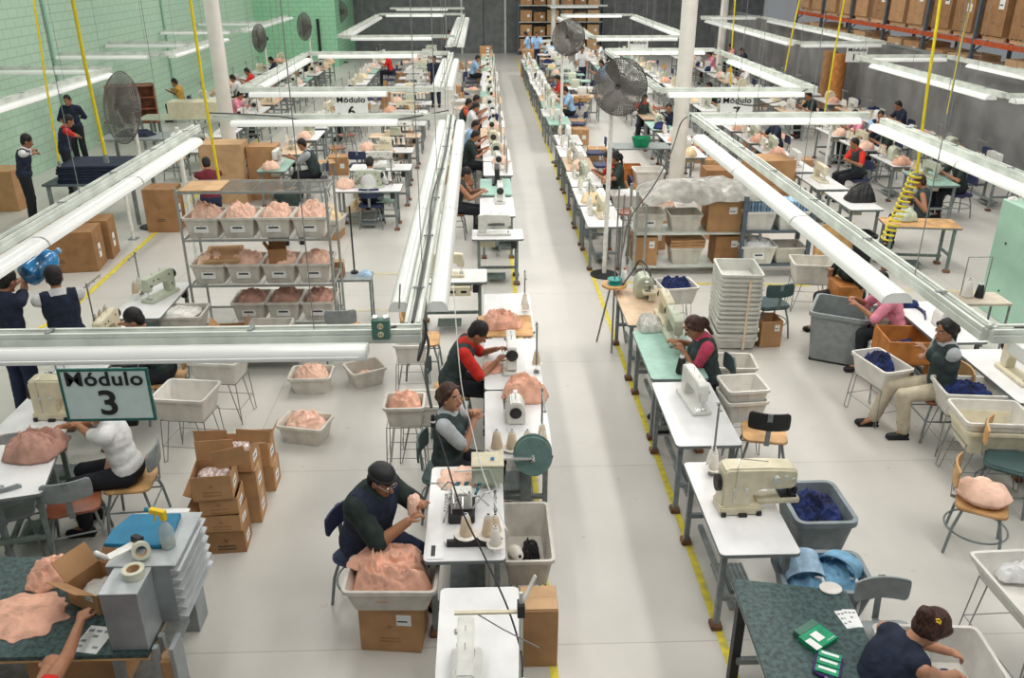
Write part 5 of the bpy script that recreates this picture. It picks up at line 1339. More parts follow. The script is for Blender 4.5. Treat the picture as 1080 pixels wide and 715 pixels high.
MB().lathe([(0, .004), (.040, .004), (.042, .02), (.042, .05), (0, .05)], 16).build('liquid', 'cream', t, smooth=True)
MB().box(-.02, .02, -.015, .015, .20, .25).box(-.09, .02, -.018, .018, .235, .27).bar((-.05, 0, .24), (-.075, 0, .17), .018, .008).build('trigger_head', 'spray_yellow', t, bevel=.004); MB().cyl((-.09, 0, .25), (-.125, 0, .25), .015, n=10).build('nozzle', 'blue_board', t)
t.location = (-2.00, 4.42, 1.243); t.rotation_euler = (0, 0, R(-20)); tag(t, 'clear spray bottle with a yellow trigger on the cabinet', 'spray bottle')
o = carton(0, (-1.93, 3.90, 0), -20, 'open carton on the floor at the bottom left with wrapped packs', w=.30, d=.34, h=.30, opened=True, flaps=(None, None, None, None), mark=False)
heap((-1.93, 3.90, .20), .25, .28, .07, 'film', 'wrapped packs in the open floor carton', 'packs'); printed((-1.92, 3.86, .285), .12, .16, -20, 'printed sheet on the packs in the floor carton')
carton(0, (-2.60, 4.30, .335), 0, 'carton on the low shelf of the packing bench', w=.55, d=.4, h=.3, mark=False, sticker=None)
bin_(0, 0, .62, .42, .22, 8, 'bin_white', 'grey-white bin at the bottom left edge in front of the bench', loc=(-2.22, 3.72, .25))
t = empty('white_pedestal'); MB().box(-.10, .10, -.10, .10, 0, .95).build('body', 'cabinet_gray', t, bevel=.004); MB().box(-.105, .105, -.105, .105, .95, .965).build('top', 'paper', t); t.location = (at(180, 546, .96).x, at(180, 546, .96).y, 0); tag(t, 'grey pedestal with a white top behind the slotted cabinet', 'cabinet')

# big cartons by the left lane line
def big(u, v, w, d, h, rz, label, z=0, col='carton', loc=None):
    p = Vector(loc) if loc else at(u, v, z)
    return carton(0, p, rz, label, w=w, d=d, h=h, col=col, mark=True, sticker='side', sealed_tape=False)
big(0, 0, 1.1, .55, .66, 8, 'large brown carton by the left lane line, nearer of two', loc=(-6.80, 13.42, 0), col='carton_dark')
big(0, 0, 1.1, .45, .66, 8, 'large brown carton by the left lane line, farther of two', loc=(-6.80, 14.0, 0), col='carton_dark')
big(0, 0, .7, .5, .5, 0, 'brown carton at the left edge beside the blue jug', loc=(-7.6, 12.4, 0), col='carton_dark')
big(0, 0, .85, .6, .85, 0, 'tall tan carton stacked right of the person in maroon', loc=(-5.3, 17.7, .35), col='carton_light')
carton(0, (-5.3, 17.7, 0), 0, 'carton below the tall tan carton', w=.9, d=.7, h=.35, col='carton_light', mark=False, sticker=None)
big(0, 0, .6, .5, 1.1, 0, 'brown carton behind the tall tan carton', loc=(-4.55, 17.9, 0), col='carton')
big(0, 0, .55, .5, .8, 0, 'dark carton left of the person in maroon', loc=(-5.9, 15.6, 0), col='carton_dark')
t = empty('strip_lamp'); a_, b_, c_ = at(107, 207, 1.14), at(134, 192, 1.14), at(166, 173, 1.14)
MB().bar(a_, b_, .14, .05).build('reflector', 'light_white', t, bevel=.01); MB().bar(b_, c_, .03).build('bracket_arm', 'rail_paint', t)
tag(t, 'short white strip lamp on the short post beside the big cartons', 'lamp')
# blue jug
t = empty('water_jug'); MB().lathe([(0, 0), (.125, 0), (.135, .02), (.135, .12), (.128, .14), (.135, .16), (.135, .30), (.09, .36), (.03, .40), (.028, .44), (0, .44)], 24).build('bottle', 'jug_blue', t, smooth=True); MB().cyl((0, 0, .44), (0, 0, .47), .032, n=14).build('cap', 'pale_blue', t)
p = at(29, 291, 1.55); t.location = p; t.rotation_euler = (R(70), R(15), R(150)); tag(t, 'blue water jug carried on a shoulder at the left', 'jug')

# ============================================================ WIRE RACK OF BINS
t = empty('wire_rack'); RX0, RX1, RY0, RY1 = -3.72, -1.92, 10.25, 10.85
for x in (RX0, RX1):
    for y in (RY0, RY1): MB().cyl((x, y, 0), (x, y, 2.08), .017, n=8).build('post', 'grille', t)
LV = [.30, .82, 1.42, 2.02]
for z in LV:
    b = MB()
    for y in (RY0, RY1): b.bar((RX0, y, z), (RX1, y, z), .012, .03)
    for x in (RX0, RX1): b.bar((x, RY0, z), (x, RY1, z), .012, .03)
    for k in range(17): b.cyl((RX0, RY0 + (RY1 - RY0) * k / 16, z + .012), (RX1, RY0 + (RY1 - RY0) * k / 16, z + .012), .003, n=4)
    for k in range(5): b.cyl((RX0 + (RX1 - RX0) * k / 4, RY0, z + .006), (RX0 + (RX1 - RX0) * k / 4, RY1, z + .006), .004, n=4)
    b.build('wire_shelf', 'grille', t)
tag(t, 'chrome wire rack holding rows of bins with peach garments', 'rack')
NM = ['leftmost', 'second from left', 'third from left', 'rightmost']
for r, z in enumerate((LV[2], LV[1], LV[0])):
    for k in range(4):
        x = RX0 + .24 + k * .44; rn = ('top', 'middle', 'bottom')[r]
        if r == 2 and k == 0: continue
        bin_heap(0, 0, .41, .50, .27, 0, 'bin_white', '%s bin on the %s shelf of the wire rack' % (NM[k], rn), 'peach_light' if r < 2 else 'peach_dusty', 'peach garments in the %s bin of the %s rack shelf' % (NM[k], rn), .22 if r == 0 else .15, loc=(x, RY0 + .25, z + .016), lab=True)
o = MB().box(-.30, .18, -.26, .26, 0, .008).build('cardboard_sheet', 'carton_light'); o.location = (-3.38, 10.50, 2.042); tag(o, 'flat cardboard sheet on top of the wire rack', 'cardboard')
o = MB().box(-.24, .2, -.2, .2, 0, .06).m(1).box(-.2, .16, -.16, .16, .06, .062).build('carton_lid', ['carton_light', 'carton']); o.location = (-3.30, 10.50, 1.12); o.rotation_euler = (R(12), 0, .1); tag(o, 'flattened carton lid lying over the left bins of the middle shelf', 'cardboard')
carton(0, (-2.62, 10.40, 1.08), 10, 'small brown open carton on a bin of the middle rack shelf', w=.22, d=.20, h=.2, opened=True, flaps=(100, None, None, 120), mark=False, sticker=None, col='carton_dark')
# things in front of the rack
bin_(0, 0, .50, .40, .26, 0, 'bin_white', 'pale bin in front of the wire rack, right of the small carton', loc=(-2.62, 9.6, .30)); bin_(0, 0, .50, .40, .26, 0, 'bin_white', 'pale bin nested under the other before the wire rack', loc=(-2.62, 9.6, .24))
carton(0, (-3.08, 9.62, .22), 12, 'brown carton in front of the wire rack beside the pale bins', w=.30, d=.28, h=.30, opened=True, flaps=(None, None, 120, 130), mark=False, sticker=None)
bin_heap(0, 0, .66, .44, .28, 0, 'bin_white', 'wide bin with white sheets at the left foot of the rack', 'film', 'white sheets in the wide bin before the rack', .06, loc=(-3.75, 9.75, .42))
inst('hp6', mk_hairpin(.52, .34, .42), (-3.75, 9.75, 0), 0, 'wire stand of the wide bin before the rack', 'stand')
t = empty('low_bench'); MB().box(-.55, .55, -.22, .22, .19, .22).build('top', 'steel_gray', t)
for x in (-.5, .46):
    for y in (-.18, .14): MB().box(x, x + .04, y, y + .04, 0, .19).build('leg', 'steel_gray', t)
t.location = (-2.78, 9.62, 0); tag(t, 'low grey bench carrying bins before the wire rack', 'bench')
# cream garment bins behind the rack
p = at(382, 232); bin_heap(0, 0, .62, .42, .24, 20, 'bin_white', 'grey bin with cream garments right behind the wire rack', 'cream_cloth', 'heaped cream garments behind the wire rack', .34, loc=(p.x, p.y, 0))
p = at(352, 250); bin_heap(0, 0, .46, .40, .24, 80, 'bin_white', 'bin with orange-cream garments beside the rack', 'cream_cloth', 'orange-cream garments beside the rack', .30, loc=(p.x, p.y, .15))
p = at(352, 250); carton(0, (p.x, p.y, 0), 80, 'flat carton under the bin of orange-cream garments', w=.4, d=.3, h=.15, mark=False, sticker=None)
# pole with base on dark chair
o = MB().cyl((0, 0, 0), (0, 0, .95), .012, n=8).cyl((0, 0, 0), (0, 0, .03), .05, n=12).build('black_pole', 'black'); p = at(374, 288, .62); o.location = (p.x, p.y, .62); tag(o, 'thin black pole standing on the dark metal stand', 'pole')
carton(0, at(366, 291, .62) - Vector((.10, 0, 0)), 0, 'small carton on the dark metal stand beside the black pole', w=.14, d=.14, h=.22, mark=False, sticker=None, col='carton_dark')
heap(at(385, 290, .62), .16, .16, .07, 'pale_blue', 'white-blue packet on the dark metal stand', 'packet', stuff=False, name='packet')
# ============================================================ RIGHT SIDE
# shelf with cartons and bins under a plastic sheet
t = empty('storage_shelf'); X0, X1, Y0, Y1 = 2.35, 4.15, 12.75, 13.3
for x in (X0, X1):
    for y in (Y0, Y1): MB().box(x - .02, x + .02, y - .02, y + .02, 0, 1.35).build('post', 'grille', t)
for z in (.12, .66): MB().box(X0, X1, Y0, Y1, z, z + .025).build('shelf_board', 'rail_paint', t)
tag(t, 'steel shelf of cartons and bins behind the tan table', 'shelf')
for x, w, z, lb, cl in ((2.55, .36, .145, 'leftmost carton on the lower shelf', 'carton'), (3.85, .40, .145, 'rightmost carton on the lower shelf', 'carton_dark'), (3.75, .52, .685, 'carton with a white label on the upper shelf', 'carton')):
    carton(0, (x, 13.02, z), 0, lb, w=w, d=.42, h=.46, mark=False, sticker='front', col=cl, sealed_tape=False)
for x, z, lb in ((3.20, .145, 'pale bin between the cartons on the lower shelf'), (3.15, .685, 'grey-white bin in the middle of the upper shelf')): bin_(0, 0, .50, .44, .28, 0, 'bin_white', lb, loc=(x, 13.02, z))
for k in range(3): inst('flatc', lambda: MB().box(-.28, .28, -.2, .2, 0, .035).build('flat_carton', 'carton'), (3.2, 13.0, .43 + k * .045), .03 * k, 'flat folded carton, %s of three on the lower bin' % ('lowest', 'middle', 'topmost')[k], 'cardboard', 'flat cartons on the lower bin')
bin_(0, 0, .46, .44, .30, 0, 'bin_white', 'bin with a dotted paper label at the left end of the upper shelf', loc=(2.58, 13.02, .685), lab=True)
# plastic sheet draped over the top
b = MB(); n1, n2 = 46, 26; g = []
for i in range(n1 + 1):
    row = []
    for j in range(n2 + 1):
        x = 2.45 + 1.95 * i / n1; y = 12.62 + .95 * j / n2; u_, v_ = i / n1, j / n2
        e = (4 * u_ * (1 - u_)) ** .5 * (4 * v_ * (1 - v_)) ** .35
        p = Vector((x * 3.2, y * 3.2, 0)); z = 1.18 + .26 * e * (.8 + .5 * noise.noise(p * .5)) + .06 * (1 - abs(noise.noise(p * 1.3 + Vector((1, 2, 3)))) * 2)
        row.append((x + .05 * noise.noise(p), y + .05 * noise.noise(p + Vector((5, 5, 5))), z))
    g.append(row)
vs = [[b.bm.verts.new(c) for c in r] for r in g]
for i in range(n1):
    for j in range(n2): b.bm.faces.new((vs[i][j], vs[i + 1][j], vs[i + 1][j + 1], vs[i][j + 1]))
bmesh.ops.solidify(b.bm, geom=b.bm.faces[:], thickness=.012)
tag(b.build('plastic_sheet', 'film', smooth=True), 'crumpled translucent plastic sheet covering the top of the shelf', 'plastic sheet')
for x, y, cn in ((2.5, 12.7, 'near left'), (4.3, 12.7, 'near right'), (2.5, 13.4, 'far left'), (4.3, 13.4, 'far right')): inst('prop', lambda: MB().cyl((0, 0, 0), (0, 0, 1.17), .02, n=6).build('prop_pole', 'grille'), (x, y, 0), 0, 'thin pole at the %s corner under the plastic sheet' % cn, 'pole', 'poles under the plastic sheet')
# second shelf with blue garments
t = empty('garment_shelf'); X0, X1, Y0, Y1 = 4.0, 5.05, 12.6, 13.1
for x in (X0, X1):
    for y in (Y0, Y1): MB().box(x - .03, x + .03, y - .03, y + .03, 0, 1.3).build('post', 'rack_blue', t)
for z in (.18, .72): MB().box(X0, X1, Y0, Y1, z, z + .03).build('shelf_board', 'rack_blue', t)
tag(t, 'dark blue-grey shelf holding bins of light blue garments', 'shelf')
for k, x in enumerate((4.26, 4.78)):
    bin_(0, 0, .48, .46, .30, 0, 'bin_bright', '%s bin of light blue garments on the upper shelf' % ('left', 'right')[k], loc=(x, 12.84, .755), lab=(k == 1))
    for j in range(14): inst(('bg', j % 2), lambda: MB().prism([(-.012, -.16), (.0, -.17), (.012, -.15), (.014, .16), (-.01, .17)], 0, .30).build('folded_garment', 'pale_blue', bevel=.004), (x - .205 + j * .032, 12.84, .90), (j % 3 - 1) * .06, 'light blue garment, %s from the left in the %s upper bin' % (ORD[j], ('left', 'right')[k]), 'garment', 'light blue garments in the %s bin' % ('left', 'right')[k])
bin_heap(0, 0, .55, .46, .30, 0, 'bin_bright', 'bin with a dotted label and white packets on the lower blue-grey shelf', 'shirt_white', 'white packets with dark pieces in the lower bin', .14, loc=(4.28, 12.80, .215), lab=True)
bin_(0, 0, .5, .44, .26, 0, 'bin_white', 'empty bin at the right of the lower blue-grey shelf', loc=(4.80, 12.84, .215))
o = MB().box(-.32, .32, -.03, .03, 0, .85).build('board_panel', 'ply'); o.location = (5.45, 12.55, 0); tag(o, 'large brown board leaning right of the blue garment shelf', 'board')
o.rotation_euler = (R(-6), 0, R(10))
# tray stack
p = at(776, 368); base = Vector((p.x, p.y + .25, 0))
for k in range(15):
    j = random.Random(k).uniform(-.012, .012)
    inst('tray', mk_tub(.50, .62, .15, 'bin_stack', taper=.9), (base.x + j, base.y + j, .02 + k * .062), R(-4 + j * 60), 'pale stacking tray, %s from the bottom of the tall tray stack' % ORD[k], 'tray', 'trays in the tall stack')
o = MB().bar((0, 0, 0), (.0, .0, .95), .03, .006).build('strap', 'cone_cream'); o.location = (base.x + .06, base.y - .345, .03); tag(o, 'vertical strap down the front of the tall tray stack', 'strap')
carton(0, at(808, 368) + Vector((.05, .2, 0)), 5, 'brown carton with a white sticker right of the tray stack', w=.28, d=.30, h=.36, opened=True, flaps=(None, None, None, None), mark=False, sticker='front')
# trolley bins beside the woman in pink
bin_(0, 0, .40, .36, .24, 5, 'bin_bright', 'upper white bin right below the woman in pink', loc=(2.56, 7.52, .50)); bin_(0, 0, .40, .36, .24, 5, 'bin_bright', 'lower white bin nested below the woman in pink', loc=(2.56, 7.50, .38))
inst('hp2', mk_hairpin(.34, .28, .55), (2.56, 7.5, 0), 0, 'wire stand of the white bins below the woman in pink', 'stand', scale=(1, 1, .69))
heap((2.35, 8.35, .72), .26, .18, .05, 'navy', 'navy cloth piece under the hands of the woman in pink', 'garment', stuff=False, name='garment')
o = bin_heap(0, 0, .46, .40, .24, 8, 'bin_bright', 'bin of navy garments behind the tan table', 'navy', 'navy garments piled behind the tan table', .24, loc=(2.55, 10.6, .42)); inst('hp6', mk_hairpin(.52, .34, .42), (2.55, 10.6, 0), 0, 'wire stand under the navy garments behind the tan table', 'stand', scale=(.7, .8, 1))
bin_(0, 0, .42, .38, .24, -5, 'bin_white', 'pale bin behind the chair of the woman in pink', loc=(2.75, 8.45, .30)); inst('hp5', mk_hairpin(.30, .42, .30), (2.75, 8.45, 0), 0, 'stand of the pale bin behind the woman in pink', 'stand', scale=(.8, .6, 1))
# navy bin beyond the big machine, and light blue bin
p = (2.68, 5.75, .0)
inst(('sbin', 1), mk_bigbin(.46, .56, .55, 'bin_gray', .72), p, 0, 'blue-grey tub of navy cloth beside the big cream machine', 'tub')
heap((2.68, 5.75, .43), .42, .50, .12, 'navy', 'navy cloth strips in the tub beside the big cream machine', fold=1.6, edge=.05)
inst(('sbin', 2), mk_bigbin(.62, .44, .50, 'bin_gray', .72), (2.45, 4.95, 0), R(-3), 'grey tub of light blue garments behind the dark green table', 'tub')
heap((2.45, 4.98, .40), .58, .38, .12, 'sky_cloth', 'light blue garments in the grey tub', fold=1.3, edge=.05)
for (x, y, rz, lb) in ((2.30, 4.98, 0, 'left curved light blue bodice piece on the tub'), (2.58, 4.98, 2.4, 'right folded light blue bodice piece on the tub')):
    b = MB(); rg = []
    for k in range(17):
        a = PI * k / 16; c = Vector((.15 * math.cos(a), .0, .12 * math.sin(a) ** .8)); wd = .10
        rg.append([c + Vector((0, -wd, 0)), c + Vector((0, wd, .03)), c * .93 + Vector((0, wd, .03)), c * .93 + Vector((0, -wd, 0))])
    b.loft(rg); o = b.build('bodice_piece', 'pale_blue' if rz == 0 else 'sky_cloth', smooth=False); o.location = (x, y, .47); o.rotation_euler = (R(10), 0, rz); tag(o, lb, 'garment', 'light blue bodice pieces')
for x, z in ((2.37, .5), (2.62, .48)):
    inst('wstrap', lambda: MB().tube([(0, 0, 0), (.02, -.06, .04), (.03, -.14, -.02), (.02, -.16, -.18)], .012, 6).build('white_strap', 'shirt_white'), (x, 4.88, z), 0, 'white strap hanging over the rim of the light blue tub', 'strap', 'white straps')
# dark green table, nearest right
t = empty('work_table'); pts = [(1.60, 3.35), (2.29, 3.40), (2.37, 4.42), (1.64, 4.57)]
MB().prism(pts, .74, .765).m(1).prism([(x * 1.001, y * 1.001) for x, y in pts], .73, .741).build('tabletop', ['green_top', 'rail_paint'], t)
for x, y in ((1.68, 4.42), (2.28, 4.30), (1.68, 3.45), (2.2, 3.5)): MB().box(x - .03, x + .03, y - .03, y + .03, 0, .73).build('leg', 'dark_iron', t)
MB().box(1.68, 2.28, 4.36, 4.40, .2, .24).build('crossbar', 'steel_gray', t)
tag(t, 'dark green topped work table at the nearest right', 'table')
o = MB().prism([(.075 * math.cos(2 * PI * k / 28), .062 * math.sin(2 * PI * k / 28)) for k in range(28)], 0, .012).build('foam_pad', 'peach_light', bevel=.004); o.location = at(876, 621, .766); tag(o, 'oval pale pink foam pad on the dark green table', 'pad')
o.data.materials[0] = M['bin_bright']
printed(at(893, 653, .766), .085, .16, 8, 'narrow printed card on the dark green table', 3); printed(at(899, 652, .768), .085, .16, -4, 'second printed card lying over the first on the dark green table', 3)
t = empty('green_box'); MB().box(-.10, .10, -.07, .07, 0, .035).build('tray', 'green_print', t, bevel=.003); MB().box(-.03, .03, -.03, .04, .035, .036).build('white_panel', 'paper', t); MB().box(-.10, -.05, -.07, .02, .035, .0365).build('white_corner', 'paper', t); MB().box(-.08, .10, .07, .12, 0, .035).build('rear_rim', 'box_green', t)
b = MB()
for k in range(6): b.box(.02 + .012 * k, .028 + .012 * k, -.055, -.05, .0355, .0365)
b.build('printed_line', 'paper', t)
t.location = at(862, 676, .766); t.rotation_euler = (0, 0, R(32)); tag(t, 'green and white package on the dark green table', 'box')
t = empty('card_tray'); MB().prism(rrect(.16, .22, .05), 0, .02).build('pouch', 'purple', t, bevel=.004)
for k in range(3): MB().box(-.065, .065, -.09 + k * .065, -.035 + k * .065, .02, .03).m(1).box(-.05, .05, -.065 + k * .065, -.045 + k * .065, .03, .031).build('card', ['green_print', 'paper'], t)
t.location = at(873, 703, .766); t.rotation_euler = (0, 0, R(-28)); tag(t, 'purple pouch with small green and white cards on the dark green table', 'cards')
# white bin in front of the woman with auburn hair
bin_(0, 0, .66, .56, .26, -4, 'bin_bright', 'large white bin with navy cloth beside the woman with auburn hair', loc=(2.86, 4.02, .30)); heap((2.86, 3.98, .34), .30, .26, .08, 'navy', 'navy cloth in the large white bin at the nearest right')
inst(('plint',), mk_bigbin(.5, .4, .3, 'cabinet_gray', .95), (2.86, 4.02, 0), 0, 'low grey crate under the large white bin', 'crate')
# wire-legged bin at right edge with white cloth
bin_(0, 0, .62, .72, .16, 2, 'bin_bright', 'pale bin with folded white cloth at the lower right edge', loc=(3.72, 4.42, .62)); inst('hpR', mk_hairpin(.5, .6, .62), (3.72, 4.42, 0), R(2), 'wire stand of the bin at the lower right edge', 'stand')
heap((3.72, 4.66, .66), .34, .20, .10, 'shirt_white', 'folded white cloth in the bin at the lower right edge', 'cloth', name='folded_cloth', stuff=False)
# R2 row near
def wb(X, Y, L, Wd, H, zz, rz, label, hp, col='bin_bright'):
    bin_(0, 0, L, Wd, H, rz, col, label, loc=(X, Y, zz)); inst(('hp', round(L, 2), round(Wd, 2), zz), mk_hairpin(L * .84, Wd * .84, zz), (X, Y, 0), R(rz), hp, 'stand')
wb(4.24, 8.12, .34, .56, .24, .44, 14, 'white bin of navy cloth left of the woman in cream trousers', 'wire stand left of the woman in cream trousers')
heap((4.24, 8.16, .58), .22, .42, .16, 'navy', 'navy cloth in the bin left of the woman in cream trousers')
wb(4.82, 7.42, .60, .42, .26, .46, -6, 'white bin of navy cloth right before the woman in cream trousers', 'wire stand before the woman in cream trousers')
heap((4.82, 7.44, .62), .44, .26, .14, 'navy', 'navy cloth rolls in the white bin before the woman in cream trousers')
wb(4.72, 6.85, .62, .46, .26, .48, -6, 'empty white bin, nearest of the right-hand bins', 'wire stand of the empty nearest right bin')
bin_(0, 0, .60, .44, .24, -6, 'cream', 'dirty cream bin nested under the empty white bin', loc=(4.73, 6.83, .40))
table_at('tw', TR, 5.35, 7.6, RR, 'white table behind the woman in cream trousers'); table_at('tw', TR, 5.35, 6.3, RR, 'white table at the right edge')
table_at('tw', TR, 5.25, 9.0, RR, 'white table beside the person in the pink shirt')
inst(('ls', 'cream'), mk_lockstitch('cream', 'black'), (5.35, 7.55, .75), RR, 'cream sewing machine behind the woman in cream trousers', 'sewing machine')
inst(('ol', 'machine_white'), mk_overlock('machine_white'), (5.25, 8.85, .75), RR, 'white machine beside the person in the pink shirt', 'sewing machine')
inst(('ls', 'machine_white'), mk_lockstitch('machine_white'), (5.4, 6.5, .75), RR, 'white machine at the right edge of the picture', 'sewing machine')
heap((5.1, 9.5, .76), .34, .22, .08, 'navy', 'navy cloth on the table beside the pink shirt')
t = empty('wooden_bin'); w_, d_, h_ = .52, .50, .28
b = MB(); b.box(-w_ / 2, w_ / 2, -d_ / 2, d_ / 2, 0, .02); b.box(-w_ / 2, w_ / 2, -d_ / 2, -d_ / 2 + .02, 0, h_).box(-w_ / 2, w_ / 2, d_ / 2 - .02, d_ / 2, 0, h_).box(-w_ / 2, -w_ / 2 + .02, -d_ / 2 + .02, d_ / 2 - .02, 0, h_).box(w_ / 2 - .02, w_ / 2, -d_ / 2 + .02, d_ / 2 - .02, 0, h_); b.build('box', 'wood_orange', t)
for sx in (-1, 1):
    for sy in (-1, 1): MB().box(sx * .22 - .02, sx * .22 + .02, sy * .19 - .02, sy * .19 + .02, -.40, 0).build('leg', 'wood_orange', t)
t.location = (4.78, 8.75, .42); t.rotation_euler = (0, 0, R(-5)); tag(t, 'orange-brown wooden bin of navy cloth behind the woman in cream trousers', 'bin')
heap((4.75, 8.75, .50), .42, .30, .12, 'navy', 'navy cloth in the orange-brown wooden bin')
wb(4.88, 9.40, .50, .42, .24, .46, -10, 'grey-white bin of navy cloth beside the big grey tub', 'wire stand beside the big grey tub', 'bin_white'); heap((4.88, 9.40, .62), .40, .28, .10, 'navy', 'navy cloth in the bin beside the big grey tub')
inst(('bigtub',), mk_bigbin(.66, .70, .66, 'plastic_gray', .86), at(884, 382) + Vector((.04, .22, 0)), R(-28), 'big grey plastic tub standing on the floor at the right', 'tub')
wb(4.62, 11.3, .55, .44, .30, .42, -8, 'pale bin on wire legs left of the person in the green top', 'wire stand left of the person in the green top', 'bin_white')
t = empty('orange_crate'); MB().box(-.16, .16, -.2, .2, 0, .3).build('body', 'wood_orange', t, bevel=.01); t.location = (4.72, 10.35, .45); tag(t, 'orange-brown box before the person in the green top', 'box')
inst('crst', mk_hairpin(.28, .34, .45), (4.72, 10.35, 0), 0, 'stand under the orange-brown box', 'stand')
# mint machine cabinet at the right edge
t = empty('mint_cabinet'); MB().box(0, 1.7, -2.3, .4, 0, 1.60).build('panel', 'mint_paint', t, bevel=.01); MB().box(.22, 1.7, -1.9, .35, 1.60, 1.85).build('upper_housing', 'beige', t, bevel=.01)
MB().cyl((-.01, .1, 1.05), (.02, .1, 1.05), .015, n=8).cyl((-.01, .0, .4), (.02, .0, .4), .015, n=8).build('knob', 'black', t); t.location = (7.12, 10.85, 0); tag(t, 'big mint green machine cabinet with a beige top at the right edge', 'cabinet')
heap((7.2, 11.15, 1.60), .14, .10, .05, 'shirt_white', 'white rag on the corner of the mint cabinet', 'rag', name='rag', stuff=False)
t = empty('tool_stand'); MB().box(-.3, .3, -.2, .2, .72, .75).build('top', 'beige', t)
for x in (-.28, .28):
    for y in (-.18, .18): MB().cyl((x, y, 0), (x, y, .72), .015, n=6).build('leg', 'steel_gray', t)
MB().tube([(-.2, .1, .75), (-.2, .1, 1.25), (.1, .1, 1.25), (.1, .1, .75)], .008, 6).build('frame', 'wire_gray', t); t.location = (6.15, 9.7, 0); tag(t, 'small beige table with a wire frame left of the mint cabinet', 'table')
inst(('cone', 'cone_white', 1.6), mk_cone('cone_white', 1.6), (6.0, 9.75, .752), 0, 'tall white cone left of the mint cabinet', 'thread cone'); inst(('cone', 'black', 1.3), mk_cone('black', 1.3), (6.14, 9.72, .752), 0, 'black cone left of the mint cabinet', 'thread cone')
# second row right, wooden small table
table_at('tl', mk_table('ply', 1.15, .55, 'steel_green', motor=False), 6.96, 13.0, R(-8), 'light wooden topped table beside the coiled yellow hose')
heap((6.8, 13.15, .76), .36, .26, .18, 'machine_green', 'crumpled grey-green cloth on the light wooden table')
table_at('tw', TR, 6.45, 14.4, RR, 'white table in the second right row behind the wooden one'); table_at('tw', TR, 6.4, 15.8, RR, 'second white table of the second right row'); table_at('tw', TR, 6.35, 17.2, RR, 'third white table of the second right row')
inst(('ls', 'cream'), mk_lockstitch('cream', 'black'), (6.4, 15.9, .75), RR, 'cream machine on the second white table of the second right row', 'sewing machine'); inst(('ls', 'machine_white'), mk_lockstitch('machine_white'), (6.35, 17.2, .75), RR, 'white machine on the third white table of the second right row', 'sewing machine')
heap((6.55, 14.4, .76), .5, .4, .26, 'black', 'black garments heaped on the table by the coiled hose')
inst(('pail',), mk_bigbin(.36, .36, .5, 'black', .85), (6.2, 13.3, 0), 0, 'black waste bin under the table by the coiled hose', 'bin')
# big carton beside the right lamp run and brown cartons behind the plastic
big(0, 0, .85, .7, .62, 4, 'large tan carton behind the right-hand lamp run', loc=(5.65, 16.7, .40), col='carton'); carton(0, (5.65, 16.7, 0), 4, 'dark carton under the large tan carton', w=.85, d=.7, h=.40, col='carton_dark', mark=False, sticker=None)
big(0, 0, .55, .5, .75, 0, 'brown carton right of the white column', loc=(4.72, 17.0, 0), col='carton_dark')
bin_(0, 0, .45, .4, .4, 0, 'bin_bright', 'white pail with yellow cloth under the right lamp run', loc=(5.0, 16.0, .25)); heap((5.0, 16.0, .6), .36, .3, .08, 'hose_yellow', 'yellow cloth in the white pail under the right lamp run'); carton(0, (5.0, 16.0, 0), 0, 'carton under the white pail with yellow cloth', w=.4, d=.35, h=.25, mark=False, sticker=None)
carton(0, (4.4, 14.9, 0), 0, 'open brown carton under the right lamp run', w=.8, d=.6, h=.6, col='carton', mark=False, sticker=None, opened=True, flaps=(None, None, None, None))
# table with green basket
t = inst(('tbl', 's'), mk_table('edge_gray', 1.3, .7, 'steel_gray', motor=False), (3.55, 19.3, 0), 0, 'grey table carrying the green basket behind the nearer fan', 'table')
b = MB(); b.lathe([(.16, 0), (.22, .2), (.215, .2), (.155, .01), (0, .01)], 16)
o = b.build('basket', 'green_print'); o.location = (3.55, 19.2, .752); tag(o, 'green basket on the grey table before the person in red', 'basket')
inst(('carR', 1), mk_carton(.7, .5, .5, True, 'wood_orange', False, None, (None, None, None, None)), (3.0, 17.9, .1), 0, 'orange-brown open carton behind the fan post', 'box'); bin_(0, 0, .6, .5, .3, 0, 'bin_bright', 'white bin before the orange-brown carton', loc=(3.4, 17.4, .35)); carton(0, (3.3, 17.4, 0), 0, 'carton under the white bin behind the fan post', w=.7, d=.5, h=.35, col='carton', mark=False, sticker=None)
for k in range(4): inst('pinkroll', lambda: MB().cyl((0, -.05, .05), (0, .07, .05), .05, n=12).build('cloth_roll', 'peach_light', smooth=True), (3.05 + k * .11, 15.0, .52), 0, 'pink cloth roll, %s in the row beside the woman in dark green' % ORD[k], 'roll', 'pink cloth rolls')
bin_(0, 0, .5, .42, .26, 0, 'bin_white', 'pale bin carrying the row of pink rolls', loc=(3.2, 15.0, .28)); carton(0, (3.2, 15.0, 0), 0, 'carton under the bin of pink rolls', w=.4, d=.36, h=.28, col='carton', mark=False, sticker=None)

